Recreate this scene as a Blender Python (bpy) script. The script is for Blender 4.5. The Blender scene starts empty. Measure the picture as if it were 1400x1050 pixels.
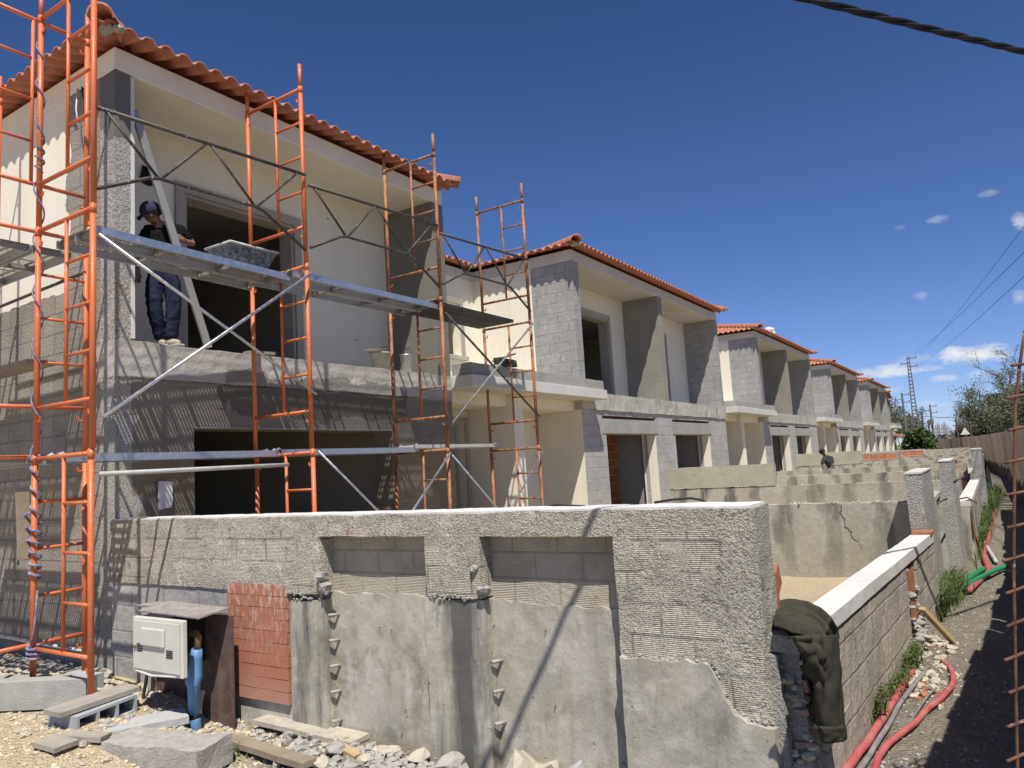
import bpy, math, random
from mathutils import Vector, Matrix, noise
random.seed(7)
S = 1.13                      # survey unit -> metres
rad = math.radians
scene = bpy.context.scene
col = scene.collection
F = -6.27                     # facade plane of the row (x), the row runs along +y
# ---------------------------------------------------------------- camera survey
CR = ((0.83653, 0.54468, -0.05955), (-0.11000, 0.06049, -0.99209), (-0.53677, 0.83646, 0.11052))
CF = 1014.42
CZ = 1.75
def ray(x, y):
    a, b = (x-700)/CF, (y-525)/CF
    return Vector([CR[0][i]*a + CR[1][i]*b + CR[2][i] for i in range(3)])
def at(x, y, Y):              # point seen at a photo pixel, on the plane y = Y
    d = ray(x, y); return Vector((0, 0, CZ)) + d*(Y/d.y)
def atx(x, y, X):
    d = ray(x, y); return Vector((0, 0, CZ)) + d*(X/d.x)
def atz(x, y, Z):
    d = ray(x, y); return Vector((0, 0, CZ)) + d*((Z-CZ)/d.z)

# ---------------------------------------------------------------- material helpers
def newmat(name):
    m = bpy.data.materials.new(name); m.use_nodes = True
    nt = m.node_tree; nt.nodes.clear()
    out = nt.nodes.new('ShaderNodeOutputMaterial')
    b = nt.nodes.new('ShaderNodeBsdfPrincipled')
    nt.links.new(b.outputs[0], out.inputs[0])
    return m, nt, b
def N(nt, typ, **kw):
    n = nt.nodes.new(typ)
    for k, v in kw.items():
        if k == 'op': n.operation = v
        elif k == 'mode': n.blend_type = v
        else: setattr(n, k, v)
    return n
def setin(nt, n, key, val):
    if val is None: return
    if isinstance(val, bpy.types.NodeSocket): nt.links.new(val, n.inputs[key])
    else: n.inputs[key].default_value = val
def math_(nt, op, a, b=None, c=None, clamp=False):
    n = N(nt, 'ShaderNodeMath', op=op); n.use_clamp = clamp
    setin(nt, n, 0, a); setin(nt, n, 1, b); setin(nt, n, 2, c)
    return n.outputs[0]
def mixc(nt, fac, a, b, mode='MIX'):
    n = N(nt, 'ShaderNodeMix', data_type='RGBA', blend_type=mode)
    setin(nt, n, 0, fac)
    for k, v in ((6, a), (7, b)):
        if isinstance(v, tuple): v = (*v, 1) if len(v) == 3 else v
        setin(nt, n, k, v)
    return n.outputs[2]
def ramp(nt, fac, stops):
    n = N(nt, 'ShaderNodeValToRGB'); e = n.color_ramp.elements
    while len(e) > 1: e.remove(e[-1])
    for i, (p, c) in enumerate(stops):
        el = e[0] if i == 0 else e.new(p)
        el.position = p; el.color = (c, c, c, 1) if isinstance(c, (int, float)) else (*c, 1)
    nt.links.new(fac, n.inputs[0]); return n.outputs[0]
def pos(nt): return N(nt, 'ShaderNodeNewGeometry').outputs['Position']
def objco(nt): return N(nt, 'ShaderNodeTexCoord').outputs['Object']
def scaled(nt, v, s):
    n = N(nt, 'ShaderNodeMapping'); nt.links.new(v, n.inputs[0]); n.inputs['Scale'].default_value = s
    return n.outputs[0]
def noise_(nt, v, scale, detail=6, rough=.6, dist=0):
    n = N(nt, 'ShaderNodeTexNoise'); nt.links.new(v, n.inputs['Vector'])
    n.inputs['Scale'].default_value = scale; n.inputs['Detail'].default_value = detail
    n.inputs['Roughness'].default_value = rough; n.inputs['Distortion'].default_value = dist
    return n.outputs['Fac']
def voro(nt, v, scale, feature='F1'):
    n = N(nt, 'ShaderNodeTexVoronoi', feature=feature); nt.links.new(v, n.inputs['Vector'])
    n.inputs['Scale'].default_value = scale
    return n.outputs['Distance']
def sep(nt, v):
    n = N(nt, 'ShaderNodeSeparateXYZ'); nt.links.new(v, n.inputs[0]); return n.outputs
def wallco(nt):               # (run along the wall, height, 0) for an upright face
    g = N(nt, 'ShaderNodeNewGeometry'); p = sep(nt, g.outputs['Position']); nn = sep(nt, g.outputs['True Normal'])
    k = math_(nt, 'GREATER_THAN', math_(nt, 'ABSOLUTE', nn[0]), .7)
    u = math_(nt, 'ADD', math_(nt, 'MULTIPLY', p[1], k), math_(nt, 'MULTIPLY', p[0], math_(nt, 'SUBTRACT', 1., k)))
    c = N(nt, 'ShaderNodeCombineXYZ'); nt.links.new(u, c.inputs[0]); nt.links.new(p[2], c.inputs[1])
    return c.outputs[0], p
def bump(nt, b, height, dist, strength=1., prev=None):
    n = N(nt, 'ShaderNodeBump'); nt.links.new(height, n.inputs['Height'])
    n.inputs['Distance'].default_value = dist; n.inputs['Strength'].default_value = strength
    if prev is not None: nt.links.new(prev, n.inputs['Normal'])
    nt.links.new(n.outputs[0], b.inputs['Normal']); return n.outputs[0]
def fin(b, nt, colr, rough=.9, metal=0., spec=None):
    if isinstance(colr, tuple): b.inputs['Base Color'].default_value = (*colr, 1)
    else: nt.links.new(colr, b.inputs['Base Color'])
    setin(nt, b, 'Roughness', rough)
    b.inputs['Metallic'].default_value = metal
    if spec is not None: b.inputs['Specular IOR Level'].default_value = spec

MAT = {}
def simple(name, c, rough=.8, var=.25, scale=8, bd=.003, metal=0., bscale=None, spec=.3, c2=None):
    m, nt, b = newmat(name); v = objco(nt)
    n = noise_(nt, v, scale, 5)
    d = tuple(x*(1-var) for x in c) if c2 is None else c2
    fin(b, nt, mixc(nt, ramp(nt, n, [(.3, 0), (.7, 1)]), c, d), rough, metal, spec)
    if bd: bump(nt, b, noise_(nt, v, bscale or scale*4, 5), bd)
    MAT[name] = m; return m

def m_roughcast(name, c, dark=.72, warm=None, amp=.018):
    m, nt, b = newmat(name); v = pos(nt)
    n1 = noise_(nt, v, 58, 7, .72); vo = voro(nt, v, 80)
    h = math_(nt, 'ADD', n1, math_(nt, 'MULTIPLY', vo, -.55))
    big = noise_(nt, v, 1.6, 5)
    base = mixc(nt, ramp(nt, big, [(.35, 0), (.7, 1)]), c, tuple(x*dark for x in c))
    grit = ramp(nt, noise_(nt, v, 55, 3), [(.32, .62), (.5, 1.), (.72, 1.22)])
    cc = mixc(nt, 1., base, grit, 'MULTIPLY')
    if warm: cc = mixc(nt, ramp(nt, noise_(nt, v, 2.7, 6, .6), [(.6, 0), (.68, .8)]), cc, warm)
    fin(b, nt, cc, .95, 0, .15); bump(nt, b, h, amp, 1.)
    MAT[name] = m
def m_blocks(name, c, bw=.5, bh=.215, rough_d=.004, joint=.6, dark=.8, amp=.008):
    m, nt, b = newmat(name); wc, p = wallco(nt); v = pos(nt)
    br = N(nt, 'ShaderNodeTexBrick'); nt.links.new(wc, br.inputs['Vector'])
    br.inputs['Scale'].default_value = 1; br.inputs['Brick Width'].default_value = bw
    br.inputs['Row Height'].default_value = bh; br.inputs['Mortar Size'].default_value = .011
    br.inputs['Mortar Smooth'].default_value = .5; br.inputs['Bias'].default_value = 0
    br.inputs['Color1'].default_value = (*c, 1); br.inputs['Color2'].default_value = (*[x*.9 for x in c], 1)
    br.inputs['Mortar'].default_value = (*[x*joint for x in c], 1)
    n1 = noise_(nt, v, 1.3, 6, .65); smear = ramp(nt, noise_(nt, v, 5, 5), [(.42, 0), (.6, 1)])
    cc = mixc(nt, math_(nt, 'MULTIPLY', smear, .6), br.outputs['Color'], c)
    cc = mixc(nt, ramp(nt, n1, [(.35, 0), (.7, 1)]), cc, mixc(nt, 1., cc, tuple([dark]*3), 'MULTIPLY'))
    cc = mixc(nt, 1., cc, ramp(nt, noise_(nt, v, 40, 4), [(.3, .8), (.7, 1.12)]), 'MULTIPLY')
    cc = mixc(nt, ramp(nt, noise_(nt, v, 9, 6, .7), [(.55, 0), (.7, .55)]), cc, tuple(min(.62, x*1.4) for x in c))
    cc = mixc(nt, ramp(nt, noise_(nt, v, 3.4, 7, .7, 1.), [(.52, 0), (.64, .5)]), cc, tuple(x*.68 for x in c))
    fin(b, nt, cc, .93, 0, .15)
    hh = math_(nt, 'ADD', math_(nt, 'MULTIPLY', br.outputs['Fac'], math_(nt, 'SUBTRACT', -.9, math_(nt, 'MULTIPLY', smear, -.5))),
               math_(nt, 'ADD', noise_(nt, v, 26, 6, .65), math_(nt, 'MULTIPLY', noise_(nt, v, 7, 4), .8)))
    bump(nt, b, hh, amp, 1.)
    MAT[name] = m
def m_concrete(name, c, streak=.5, warm=(.30, .27, .2), amp=.004, dark=(.085, .085, .08), sscale=(3.2, 3.2, .25), s0=.5, s1=.68):
    m, nt, b = newmat(name); v = pos(nt)
    n1 = noise_(nt, v, 1.7, 7, .62); n2 = noise_(nt, v, 6, 6, .6, .6)
    cc = mixc(nt, ramp(nt, n1, [(.38, 0), (.66, 1)]), c, warm)
    cc = mixc(nt, ramp(nt, n2, [(.5, 0), (.72, .65)]), cc, tuple(min(1, x*1.3) for x in c))
    bl = noise_(nt, scaled(nt, v, (1, 1, .7)), 2.6, 7, .68, 1.2)
    cc = mixc(nt, ramp(nt, bl, [(.5, 0), (.68, .75)]), cc, tuple(x*.58 for x in warm))
    cc = mixc(nt, ramp(nt, noise_(nt, v, 4.2, 5, .6, .8), [(.58, 0), (.66, .5)]), cc, (.55, .53, .48))
    cc = mixc(nt, 1., cc, ramp(nt, noise_(nt, v, 70, 4, .7), [(.3, .86), (.7, 1.1)]), 'MULTIPLY')
    edge = ramp(nt, noise_(nt, scaled(nt, v, (14, 14, .9)), 1, 5, .7), [(.6, 0), (.68, .45)])
    cc = mixc(nt, edge, cc, tuple(x*.62 for x in c))
    st = noise_(nt, scaled(nt, v, sscale), 1., 6, .65)
    cc = mixc(nt, math_(nt, 'MULTIPLY', ramp(nt, st, [(s0, 0), (s1, 1)]), streak), cc, dark)
    pits = ramp(nt, noise_(nt, v, 24, 2), [(.7, 0), (.74, 1)])
    cc = mixc(nt, math_(nt, 'MULTIPLY', pits, .45), cc, (.07, .065, .06))
    fin(b, nt, cc, .88, 0, .2)
    h = math_(nt, 'ADD', noise_(nt, v, 18, 6), math_(nt, 'MULTIPLY', pits, -.9))
    bump(nt, b, h, amp, 1.)
    MAT[name] = m
def m_render(name, c, var=.07, amp=.0015, dirt=.0):
    m, nt, b = newmat(name); v = pos(nt)
    cc = mixc(nt, ramp(nt, noise_(nt, v, 1.1, 6, .6), [(.35, 0), (.7, 1)]), c, tuple(x*(1-var) for x in c))
    cc = mixc(nt, math_(nt, 'MULTIPLY', ramp(nt, noise_(nt, scaled(nt, v, (6, 6, .4)), 1, 5), [(.5, 0), (.75, 1)]), .25+dirt), cc, tuple(x*.72 for x in c))
    fin(b, nt, cc, .85, 0, .2); bump(nt, b, noise_(nt, v, 9, 6, .6), amp*4, .6)
    MAT[name] = m

GREY = (.36, .355, .335)
m_roughcast('roughcast', (.44, .425, .39), .78)
m_roughcast('roughcast_warm', (.42, .395, .345), .75, (.27, .14, .09))
m_roughcast('roughcast_pillar', (.33, .315, .27), .8)
m_blocks('block_wall', (.385, .375, .36), joint=.75)
m_blocks('facade_block', (.445, .43, .405), .5, .23, joint=.8, amp=.006)
m_concrete('smooth_concrete', (.45, .42, .36), .35, (.36, .33, .255))
m_concrete('stained_concrete', (.47, .44, .37), .9, (.39, .36, .285), .003, (.085, .085, .078), (2.1, 2.1, .22), .49, .6)
m_concrete('plain_concrete', (.46, .44, .395), .2, (.39, .365, .31))
def m_stained(name):
    m, nt, b = newmat(name); v = pos(nt); wc, p = wallco(nt); u = sep(nt, wc)[0]
    n0 = noise_(nt, v, 1.3, 5)
    ph = math_(nt, 'ADD', math_(nt, 'MULTIPLY', u, 2*math.pi/.5), math_(nt, 'MULTIPLY', n0, 7.))
    sw_ = math_(nt, 'MULTIPLY_ADD', math_(nt, 'SINE', ph), .5, .5)
    rag = noise_(nt, scaled(nt, v, (7, 7, 1.6)), 1, 6, .65)
    fade = math_(nt, 'MULTIPLY_ADD', p[2], 1.35, -.55, clamp=True)
    st = ramp(nt, math_(nt, 'ADD', math_(nt, 'MULTIPLY', sw_, .55), math_(nt, 'MULTIPLY', rag, .9)), [(.74, 0), (.98, 1)])
    st = math_(nt, 'MULTIPLY', math_(nt, 'MULTIPLY', st, fade), math_(nt, 'MULTIPLY_ADD', noise_(nt, v, .7, 3), 1.5, -.1, clamp=True))
    c = mixc(nt, ramp(nt, noise_(nt, v, 1.6, 6), [(.35, 0), (.68, 1)]), (.44, .415, .35), (.36, .335, .27))
    c = mixc(nt, 1., c, ramp(nt, noise_(nt, v, 22, 5), [(.3, .85), (.7, 1.1)]), 'MULTIPLY')
    c = mixc(nt, math_(nt, 'MULTIPLY', st, .85), c, (.075, .075, .07))
    fin(b, nt, c, .9, 0, .15); bump(nt, b, noise_(nt, v, 16, 6), .006); MAT[name] = m
m_stained('stained_wall')
m_render('cream_render', (.80, .745, .615))
m_render('pier_cement', (.20, .19, .165), .12)
m_render('white_render', (.60, .58, .525), .15)
m_render('cap_white', (.66, .645, .61), .12, .003, .2)
m_blocks('side_blocks', (.47, .42, .35), .5, .215, joint=.7, dark=.75, amp=.010)
m_render('grey_render', (.40, .365, .31), .12)
m_render('tan_wall', (.44, .42, .33), .2, .004, .2)

def m_endwall():              # end wall: cream render above, block strip at the corner
    m, nt, b = newmat('end_wall'); v = pos(nt); wc, p = wallco(nt)
    nz = math_(nt, 'MULTIPLY', math_(nt, 'SUBTRACT', noise_(nt, v, 3, 5), .5), .5)
    xe = math_(nt, 'LESS_THAN', math_(nt, 'ADD', p[0], nz), -7.07*S)
    ze = math_(nt, 'GREATER_THAN', math_(nt, 'ADD', p[2], math_(nt, 'MULTIPLY', nz, .35)), 3.62*S)
    cream = math_(nt, 'MULTIPLY', xe, ze)
    br = N(nt, 'ShaderNodeTexBrick'); nt.links.new(wc, br.inputs['Vector'])
    br.inputs['Scale'].default_value = 1; br.inputs['Brick Width'].default_value = .5; br.inputs['Row Height'].default_value = .215
    br.inputs['Mortar Size'].default_value = .012; br.inputs['Mortar Smooth'].default_value = .4
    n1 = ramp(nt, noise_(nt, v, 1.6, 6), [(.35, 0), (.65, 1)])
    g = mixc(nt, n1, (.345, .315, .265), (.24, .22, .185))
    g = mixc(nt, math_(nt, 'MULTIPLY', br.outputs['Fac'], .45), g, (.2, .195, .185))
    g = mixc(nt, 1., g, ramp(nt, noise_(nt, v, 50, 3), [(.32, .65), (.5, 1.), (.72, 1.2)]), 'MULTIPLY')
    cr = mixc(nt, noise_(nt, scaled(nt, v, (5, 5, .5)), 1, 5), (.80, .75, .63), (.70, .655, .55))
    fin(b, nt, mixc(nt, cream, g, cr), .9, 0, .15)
    h = math_(nt, 'SUBTRACT', noise_(nt, v, 36, 6, .65), math_(nt, 'MULTIPLY', br.outputs['Fac'], .8))
    h = math_(nt, 'ADD', math_(nt, 'MULTIPLY', h, math_(nt, 'SUBTRACT', 1., cream)), math_(nt, 'MULTIPLY', cream, 1.1))
    bump(nt, b, h, .014, 1.); MAT['end_wall'] = m
m_endwall()
def m_corner():               # corner pillar: speckled cast with smooth darker top, eave shade painted in
    m, nt, b = newmat('corner_cast'); v = pos(nt); p = sep(nt, v)
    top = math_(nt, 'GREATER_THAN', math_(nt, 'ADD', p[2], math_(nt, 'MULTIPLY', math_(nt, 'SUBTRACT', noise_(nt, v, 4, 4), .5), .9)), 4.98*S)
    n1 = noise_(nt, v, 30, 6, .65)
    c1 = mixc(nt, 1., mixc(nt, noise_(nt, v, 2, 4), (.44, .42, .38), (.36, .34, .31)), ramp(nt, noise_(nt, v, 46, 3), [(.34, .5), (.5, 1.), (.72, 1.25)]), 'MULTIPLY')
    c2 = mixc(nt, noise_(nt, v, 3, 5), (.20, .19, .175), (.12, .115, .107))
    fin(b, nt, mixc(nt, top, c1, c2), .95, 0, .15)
    bump(nt, b, math_(nt, 'MULTIPLY', n1, math_(nt, 'SUBTRACT', 1.05, top)), .03, 1.); MAT['corner_cast'] = m
m_corner()
def m_mainfacade():           # first floor band of the end house: board-marked concrete with wet patches
    m, nt, b = newmat('beam_concrete'); v = pos(nt); wc, p = wallco(nt)
    n1 = noise_(nt, v, 2.2, 6, .6)
    c = mixc(nt, ramp(nt, n1, [(.35, 0), (.65, 1)]), (.43, .405, .365), (.34, .32, .285))
    z = math_(nt, 'ADD', p[2], math_(nt, 'MULTIPLY', math_(nt, 'SUBTRACT', noise_(nt, v, 2.4, 5), .5), .5))
    wet = math_(nt, 'MULTIPLY', math_(nt, 'MULTIPLY', math_(nt, 'LESS_THAN', z, 2.86*S), math_(nt, 'GREATER_THAN', z, 2.42*S)),
                math_(nt, 'MULTIPLY', math_(nt, 'GREATER_THAN', math_(nt, 'ADD', p[1], math_(nt, 'MULTIPLY', n1, 1.)), 5.0*S), math_(nt, 'LESS_THAN', p[1], 7.25*S)))
    c = mixc(nt, math_(nt, 'MULTIPLY', wet, .75), c, (.17, .16, .14))
    bd = N(nt, 'ShaderNodeTexWave', bands_direction='Z'); nt.links.new(scaled(nt, v, (.4, .4, 1)), bd.inputs[0])
    bd.inputs['Scale'].default_value = 2.6; bd.inputs['Distortion'].default_value = 1.5; bd.inputs['Detail'].default_value = 3
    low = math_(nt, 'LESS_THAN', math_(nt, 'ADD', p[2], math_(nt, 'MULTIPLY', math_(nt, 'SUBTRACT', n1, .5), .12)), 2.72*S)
    c = mixc(nt, low, c, mixc(nt, 1., c, (.56, .515, .45), 'MULTIPLY'))  # darker lower cement, deepened further to paint in the deck's shade
    fin(b, nt, c, .92, 0, .15)
    bump(nt, b, math_(nt, 'ADD', math_(nt, 'MULTIPLY', bd.outputs['Fac'], .35), noise_(nt, v, 24, 6)), .009, 1.); MAT['beam_concrete'] = m
m_mainfacade()
def m_ribbed():               # hollow clay bricks thinly smeared with cement, ribs showing
    m, nt, b = newmat('ribbed_brick'); v = pos(nt); wc, p = wallco(nt)
    w = N(nt, 'ShaderNodeTexWave', bands_direction='Z'); nt.links.new(v, w.inputs[0])
    w.inputs['Scale'].default_value = 30; w.inputs['Distortion'].default_value = .4
    br = N(nt, 'ShaderNodeTexBrick'); nt.links.new(wc, br.inputs['Vector'])
    br.inputs['Scale'].default_value = 1; br.inputs['Brick Width'].default_value = .33; br.inputs['Row Height'].default_value = .16
    br.inputs['Mortar Size'].default_value = .006
    k = ramp(nt, noise_(nt, v, 3.2, 5), [(.4, 0), (.55, 1)])
    n1 = noise_(nt, v, 34, 6, .65)
    c = mixc(nt, noise_(nt, v, 4, 5), (.46, .42, .34), (.37, .335, .27))
    c = mixc(nt, math_(nt, 'MULTIPLY', ramp(nt, noise_(nt, v, 4.5, 6, .7), [(.6, 0), (.68, 1)]), .55), c, (.30, .17, .11))
    c = mixc(nt, math_(nt, 'MULTIPLY', br.outputs['Fac'], .35), c, (.16, .15, .13))
    fin(b, nt, c, .95, 0, .1)
    h = math_(nt, 'ADD', math_(nt, 'MULTIPLY', w.outputs['Fac'], math_(nt, 'MULTIPLY', k, .28)), math_(nt, 'MULTIPLY', n1, .8))
    bump(nt, b, math_(nt, 'SUBTRACT', h, math_(nt, 'MULTIPLY', br.outputs['Fac'], .8)), .014, 1.); MAT['ribbed_brick'] = m
m_ribbed()
def m_castwall():             # garden wall: spatter cast with bare ribbed brick areas
    m, nt, b = newmat('garden_cast'); v = pos(nt); wc, p = wallco(nt)
    w = N(nt, 'ShaderNodeTexWave', bands_direction='Z'); nt.links.new(v, w.inputs[0])
    w.inputs['Scale'].default_value = 30; w.inputs['Distortion'].default_value = .5; w.inputs['Detail'].default_value = 2
    br = N(nt, 'ShaderNodeTexBrick'); nt.links.new(wc, br.inputs['Vector'])
    br.inputs['Scale'].default_value = 1; br.inputs['Brick Width'].default_value = .36; br.inputs['Row Height'].default_value = .17
    br.inputs['Mortar Size'].default_value = .007
    zz = math_(nt, 'LESS_THAN', math_(nt, 'ADD', p[2], math_(nt, 'MULTIPLY', noise_(nt, v, 5, 4), .3)), 1.53*S)
    k = math_(nt, 'MULTIPLY', ramp(nt, noise_(nt, v, 2.1, 4), [(.47, 0), (.56, 1)]), zz)
    n1 = noise_(nt, v, 62, 7, .72); vo = voro(nt, v, 95)
    lumps = noise_(nt, v, 17, 5)
    big = noise_(nt, v, 1.9, 6)
    c = mixc(nt, ramp(nt, big, [(.35, 0), (.68, 1)]), (.52, .485, .405), (.41, .38, .315))
    c = mixc(nt, 1., c, ramp(nt, noise_(nt, v, 85, 4), [(.32, .5), (.5, 1.), (.72, 1.3)]), 'MULTIPLY')
    c = mixc(nt, math_(nt, 'MULTIPLY', k, ramp(nt, noise_(nt, v, 6, 6, .7), [(.52, 0), (.66, .5)])), c, (.30, .19, .13))
    c = mixc(nt, math_(nt, 'MULTIPLY', math_(nt, 'MULTIPLY', br.outputs['Fac'], k), .6), c, (.13, .12, .11))
    fin(b, nt, c, .95, 0, .1)
    ik = math_(nt, 'SUBTRACT', 1., math_(nt, 'MULTIPLY', k, .6))
    h = math_(nt, 'MULTIPLY', math_(nt, 'ADD', math_(nt, 'SUBTRACT', n1, math_(nt, 'MULTIPLY', vo, .5)), math_(nt, 'MULTIPLY', lumps, .9)), ik)
    h = math_(nt, 'ADD', h, math_(nt, 'MULTIPLY', math_(nt, 'MULTIPLY', w.outputs['Fac'], k), .28))
    h = math_(nt, 'SUBTRACT', h, math_(nt, 'MULTIPLY', math_(nt, 'MULTIPLY', br.outputs['Fac'], k), .6))
    cv = ramp(nt, noise_(nt, scaled(nt, v, (1, 1, 1.5)), 7.5, 6, .62, .4), [(.63, 0), (.70, 1)])
    h = math_(nt, 'SUBTRACT', h, math_(nt, 'MULTIPLY', cv, 1.4))
    sm = ramp(nt, noise_(nt, v, 3.3, 4), [(.55, 0), (.62, 1)])
    h = math_(nt, 'MULTIPLY', h, math_(nt, 'MULTIPLY_ADD', sm, -.55, 1.))
    bump(nt, b, h, .018, 1.); MAT['garden_cast'] = m
m_castwall()
def m_tile():
    m, nt, b = newmat('terracotta'); v = pos(nt)
    c = mixc(nt, noise_(nt, v, 5, 4), (.46, .19, .115), (.36, .125, .075))
    c = mixc(nt, ramp(nt, noise_(nt, v, 13, 6), [(.5, 0), (.8, .6)]), c, (.56, .33, .24))
    fin(b, nt, c, .8, 0, .3); bump(nt, b, noise_(nt, v, 40, 4), .002); MAT['terracotta'] = m
m_tile()
def m_bricktile():
    m, nt, b = newmat('brick_slats'); v = pos(nt)
    c = mixc(nt, noise_(nt, v, 6, 5), (.43, .18, .115), (.35, .135, .085))
    p = sep(nt, v)
    up = math_(nt, 'MULTIPLY_ADD', p[2], 1.1, -.55, clamp=True)
    sp = ramp(nt, noise_(nt, scaled(nt, v, (30, 30, 9)), 1, 5, .7), [(.5, 0), (.6, 1)])
    c = mixc(nt, math_(nt, 'MULTIPLY', sp, up), c, (.55, .48, .42))
    lo = math_(nt, 'MULTIPLY_ADD', p[2], -1.6, .9, clamp=True)
    c = mixc(nt, math_(nt, 'MULTIPLY', lo, .8), c, (.50, .36, .29))
    fin(b, nt, c, .85, 0, .2); bump(nt, b, noise_(nt, v, 50, 5), .003); MAT['brick_slats'] = m
m_bricktile()
def m_redbrick():
    m, nt, b = newmat('red_brick'); v = pos(nt); wc, p = wallco(nt)
    br = N(nt, 'ShaderNodeTexBrick'); nt.links.new(wc, br.inputs['Vector'])
    br.inputs['Scale'].default_value = 1; br.inputs['Brick Width'].default_value = .33; br.inputs['Row Height'].default_value = .2
    br.inputs['Mortar Size'].default_value = .013
    br.inputs['Color1'].default_value = (.42, .15, .07, 1); br.inputs['Color2'].default_value = (.50, .20, .10, 1); br.inputs['Mortar'].default_value = (.4, .36, .3, 1)
    fin(b, nt, mixc(nt, ramp(nt, noise_(nt, v, 7, 5), [(.5, 0), (.8, .5)]), br.outputs['Color'], (.3, .12, .07)), .9, 0, .2)
    bump(nt, b, noise_(nt, v, 30, 4), .005); MAT['red_brick'] = m
m_redbrick()
def m_paint(name, c, rust, amount, rough=.45):
    m, nt, b = newmat(name); v = pos(nt)
    k = ramp(nt, noise_(nt, scaled(nt, v, (14, 14, 5)), 1, 6, .7), [(amount, 0), (amount+.1, 1)])
    r2 = mixc(nt, noise_(nt, v, 50, 4), rust, tuple(x*.5 for x in rust))
    cc = mixc(nt, k, mixc(nt, noise_(nt, v, 3, 4), c, tuple(x*.85 for x in c)), r2)
    sp = ramp(nt, noise_(nt, v, 30, 5), [(.62, 0), (.67, 1)])
    cc = mixc(nt, math_(nt, 'MULTIPLY', sp, .7), cc, (.48, .45, .40))
    dust = ramp(nt, noise_(nt, scaled(nt, v, (5, 5, 2.2)), 1, 7, .7), [(.45, 0), (.75, .4)])
    cc = mixc(nt, dust, cc, mixc(nt, .5, cc, (.40, .30, .24)))
    fin(b, nt, cc, rough, 0, .4); bump(nt, b, noise_(nt, v, 60, 4), .001); MAT[name] = m
m_paint('orange_paint', (.66, .155, .048), (.34, .08, .03), .66)
m_paint('rusty_paint', (.42, .16, .06), (.21, .085, .045), .46, .6)
m_paint('rebar_rust', (.17, .07, .04), (.10, .045, .028), .5, .8)
m_paint('dark_steel', (.05, .045, .042), (.13, .075, .05), .62, .5)
def m_galv():
    m, nt, b = newmat('galvanised'); v = pos(nt)
    c = mixc(nt, noise_(nt, v, 14, 5), (.62, .64, .66), (.47, .48, .50))
    c = mixc(nt, ramp(nt, noise_(nt, v, 22, 5), [(.58, 0), (.66, .75)]), c, (.5, .48, .45))
    rg = ramp(nt, noise_(nt, v, 20, 4), [(.4, .3), (.7, .6)])
    fin(b, nt, c, rg, .85, .5); MAT['galvanised'] = m
m_galv()
simple('deck_under', (.36, .35, .33), .6, .35, 7, .002, .4)
simple('black_board', (.02, .02, .02), .7, .6, 9, .004, c2=(.05, .048, .046))
simple('old_wood', (.33, .27, .2), .9, .3, 7, .004, bscale=40)
simple('grey_wood', (.38, .345, .29), .9, .25, 9, .004, bscale=40)
simple('fresh_wood', (.5, .36, .2), .85, .25, 9, .003, bscale=40)
simple('plywood_brown', (.085, .045, .04), .75, .45, 10, .003, c2=(.16, .12, .10))
simple('weathered_board', (.20, .17, .165), .8, .4, 12, .004, c2=(.36, .33, .31))
simple('pale_plastic', (.60, .59, .53), .45, .12, 5, .0008, spec=.5)
simple('dark_cavity', (.02, .02, .02), .9, .3, 5, .002)  # near-black surface standing in for the shade inside openings
simple('blue_pipe', (.12, .27, .50), .5, .2, 6, .002, spec=.5)
simple('brass', (.30, .20, .09), .5, .3, 8, .001, .6)
simple('red_conduit', (.40, .04, .055), .6, .3, 7, .002, c2=(.42, .17, .15))
simple('hose_dark', (.045, .045, .05), .6, .3, 9, .001)
simple('grey_conduit', (.13, .135, .15), .6, .35, 9, .002, c2=(.3, .28, .26))
simple('green_pipe', (.02, .24, .10), .45, .2, 6, .001, spec=.5)
simple('cable_black', (.012, .012, .014), .6, .2, 10, .001)
simple('wire_grey', (.03, .03, .035), .6, .2, 10, 0)
simple('rope_blue', (.05, .05, .20), .8, .5, 30, .004, c2=(.35, .34, .4))
simple('mortar_tub', (.03, .033, .037), .55, .4, 26, .003, c2=(.24, .25, .26))
simple('rim_dusty', (.5, .5, .48), .7, .3, 12, .002)
simple('bucket_dusty', (.46, .445, .40), .75, .35, 12, .003)
simple('aluminium', (.62, .63, .63), .38, .15, 5, 0, .9)
simple('dull_alloy', (.36, .355, .335), .5, .2, 5, 0, .2)
simple('bead_white', (.66, .66, .64), .6, .1, 5, 0)
simple('stone_pale', (.52, .47, .37), .95, .3, 14, .006, bscale=50)
simple('stone_sand', (.70, .59, .40), .95, .3, 14, .006, bscale=50)
simple('stone_grey', (.42, .40, .36), .95, .3, 14, .008, bscale=50)
simple('concrete_lump', (.40, .38, .34), .95, .3, 9, .012, bscale=40)
simple('block_new', (.45, .45, .445), .9, .12, 12, .004, bscale=90)
simple('block_old', (.40, .39, .365), .92, .25, 7, .006, bscale=70)
simple('cavity_block', (.40, .415, .43), .9, .2, 12, .004, bscale=60)
simple('brick_dusty', (.30, .14, .085), .9, .3, 10, .008, c2=(.36, .31, .26))
simple('clay', (.42, .165, .085), .85, .3, 10, .005)
simple('jacket_cloth', (.058, .055, .04), .95, .25, 14, .003, spec=.1, bscale=160)
simple('grass', (.055, .10, .025), .8, .5, 30, 0, c2=(.12, .14, .05))
simple('leaf_dark', (.085, .105, .055), .7, .5, .4, 0, c2=(.16, .165, .10))
simple('leaf_hedge', (.04, .075, .02), .7, .4, 1.5, 0, c2=(.08, .115, .035))
simple('leaf_dry', (.21, .195, .155), .8, .4, .5, 0, c2=(.14, .14, .105))
simple('bark', (.16, .135, .11), .9, .3, 3, .01)
simple('dead_bark', (.20, .185, .17), .9, .3, 3, .01)
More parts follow.
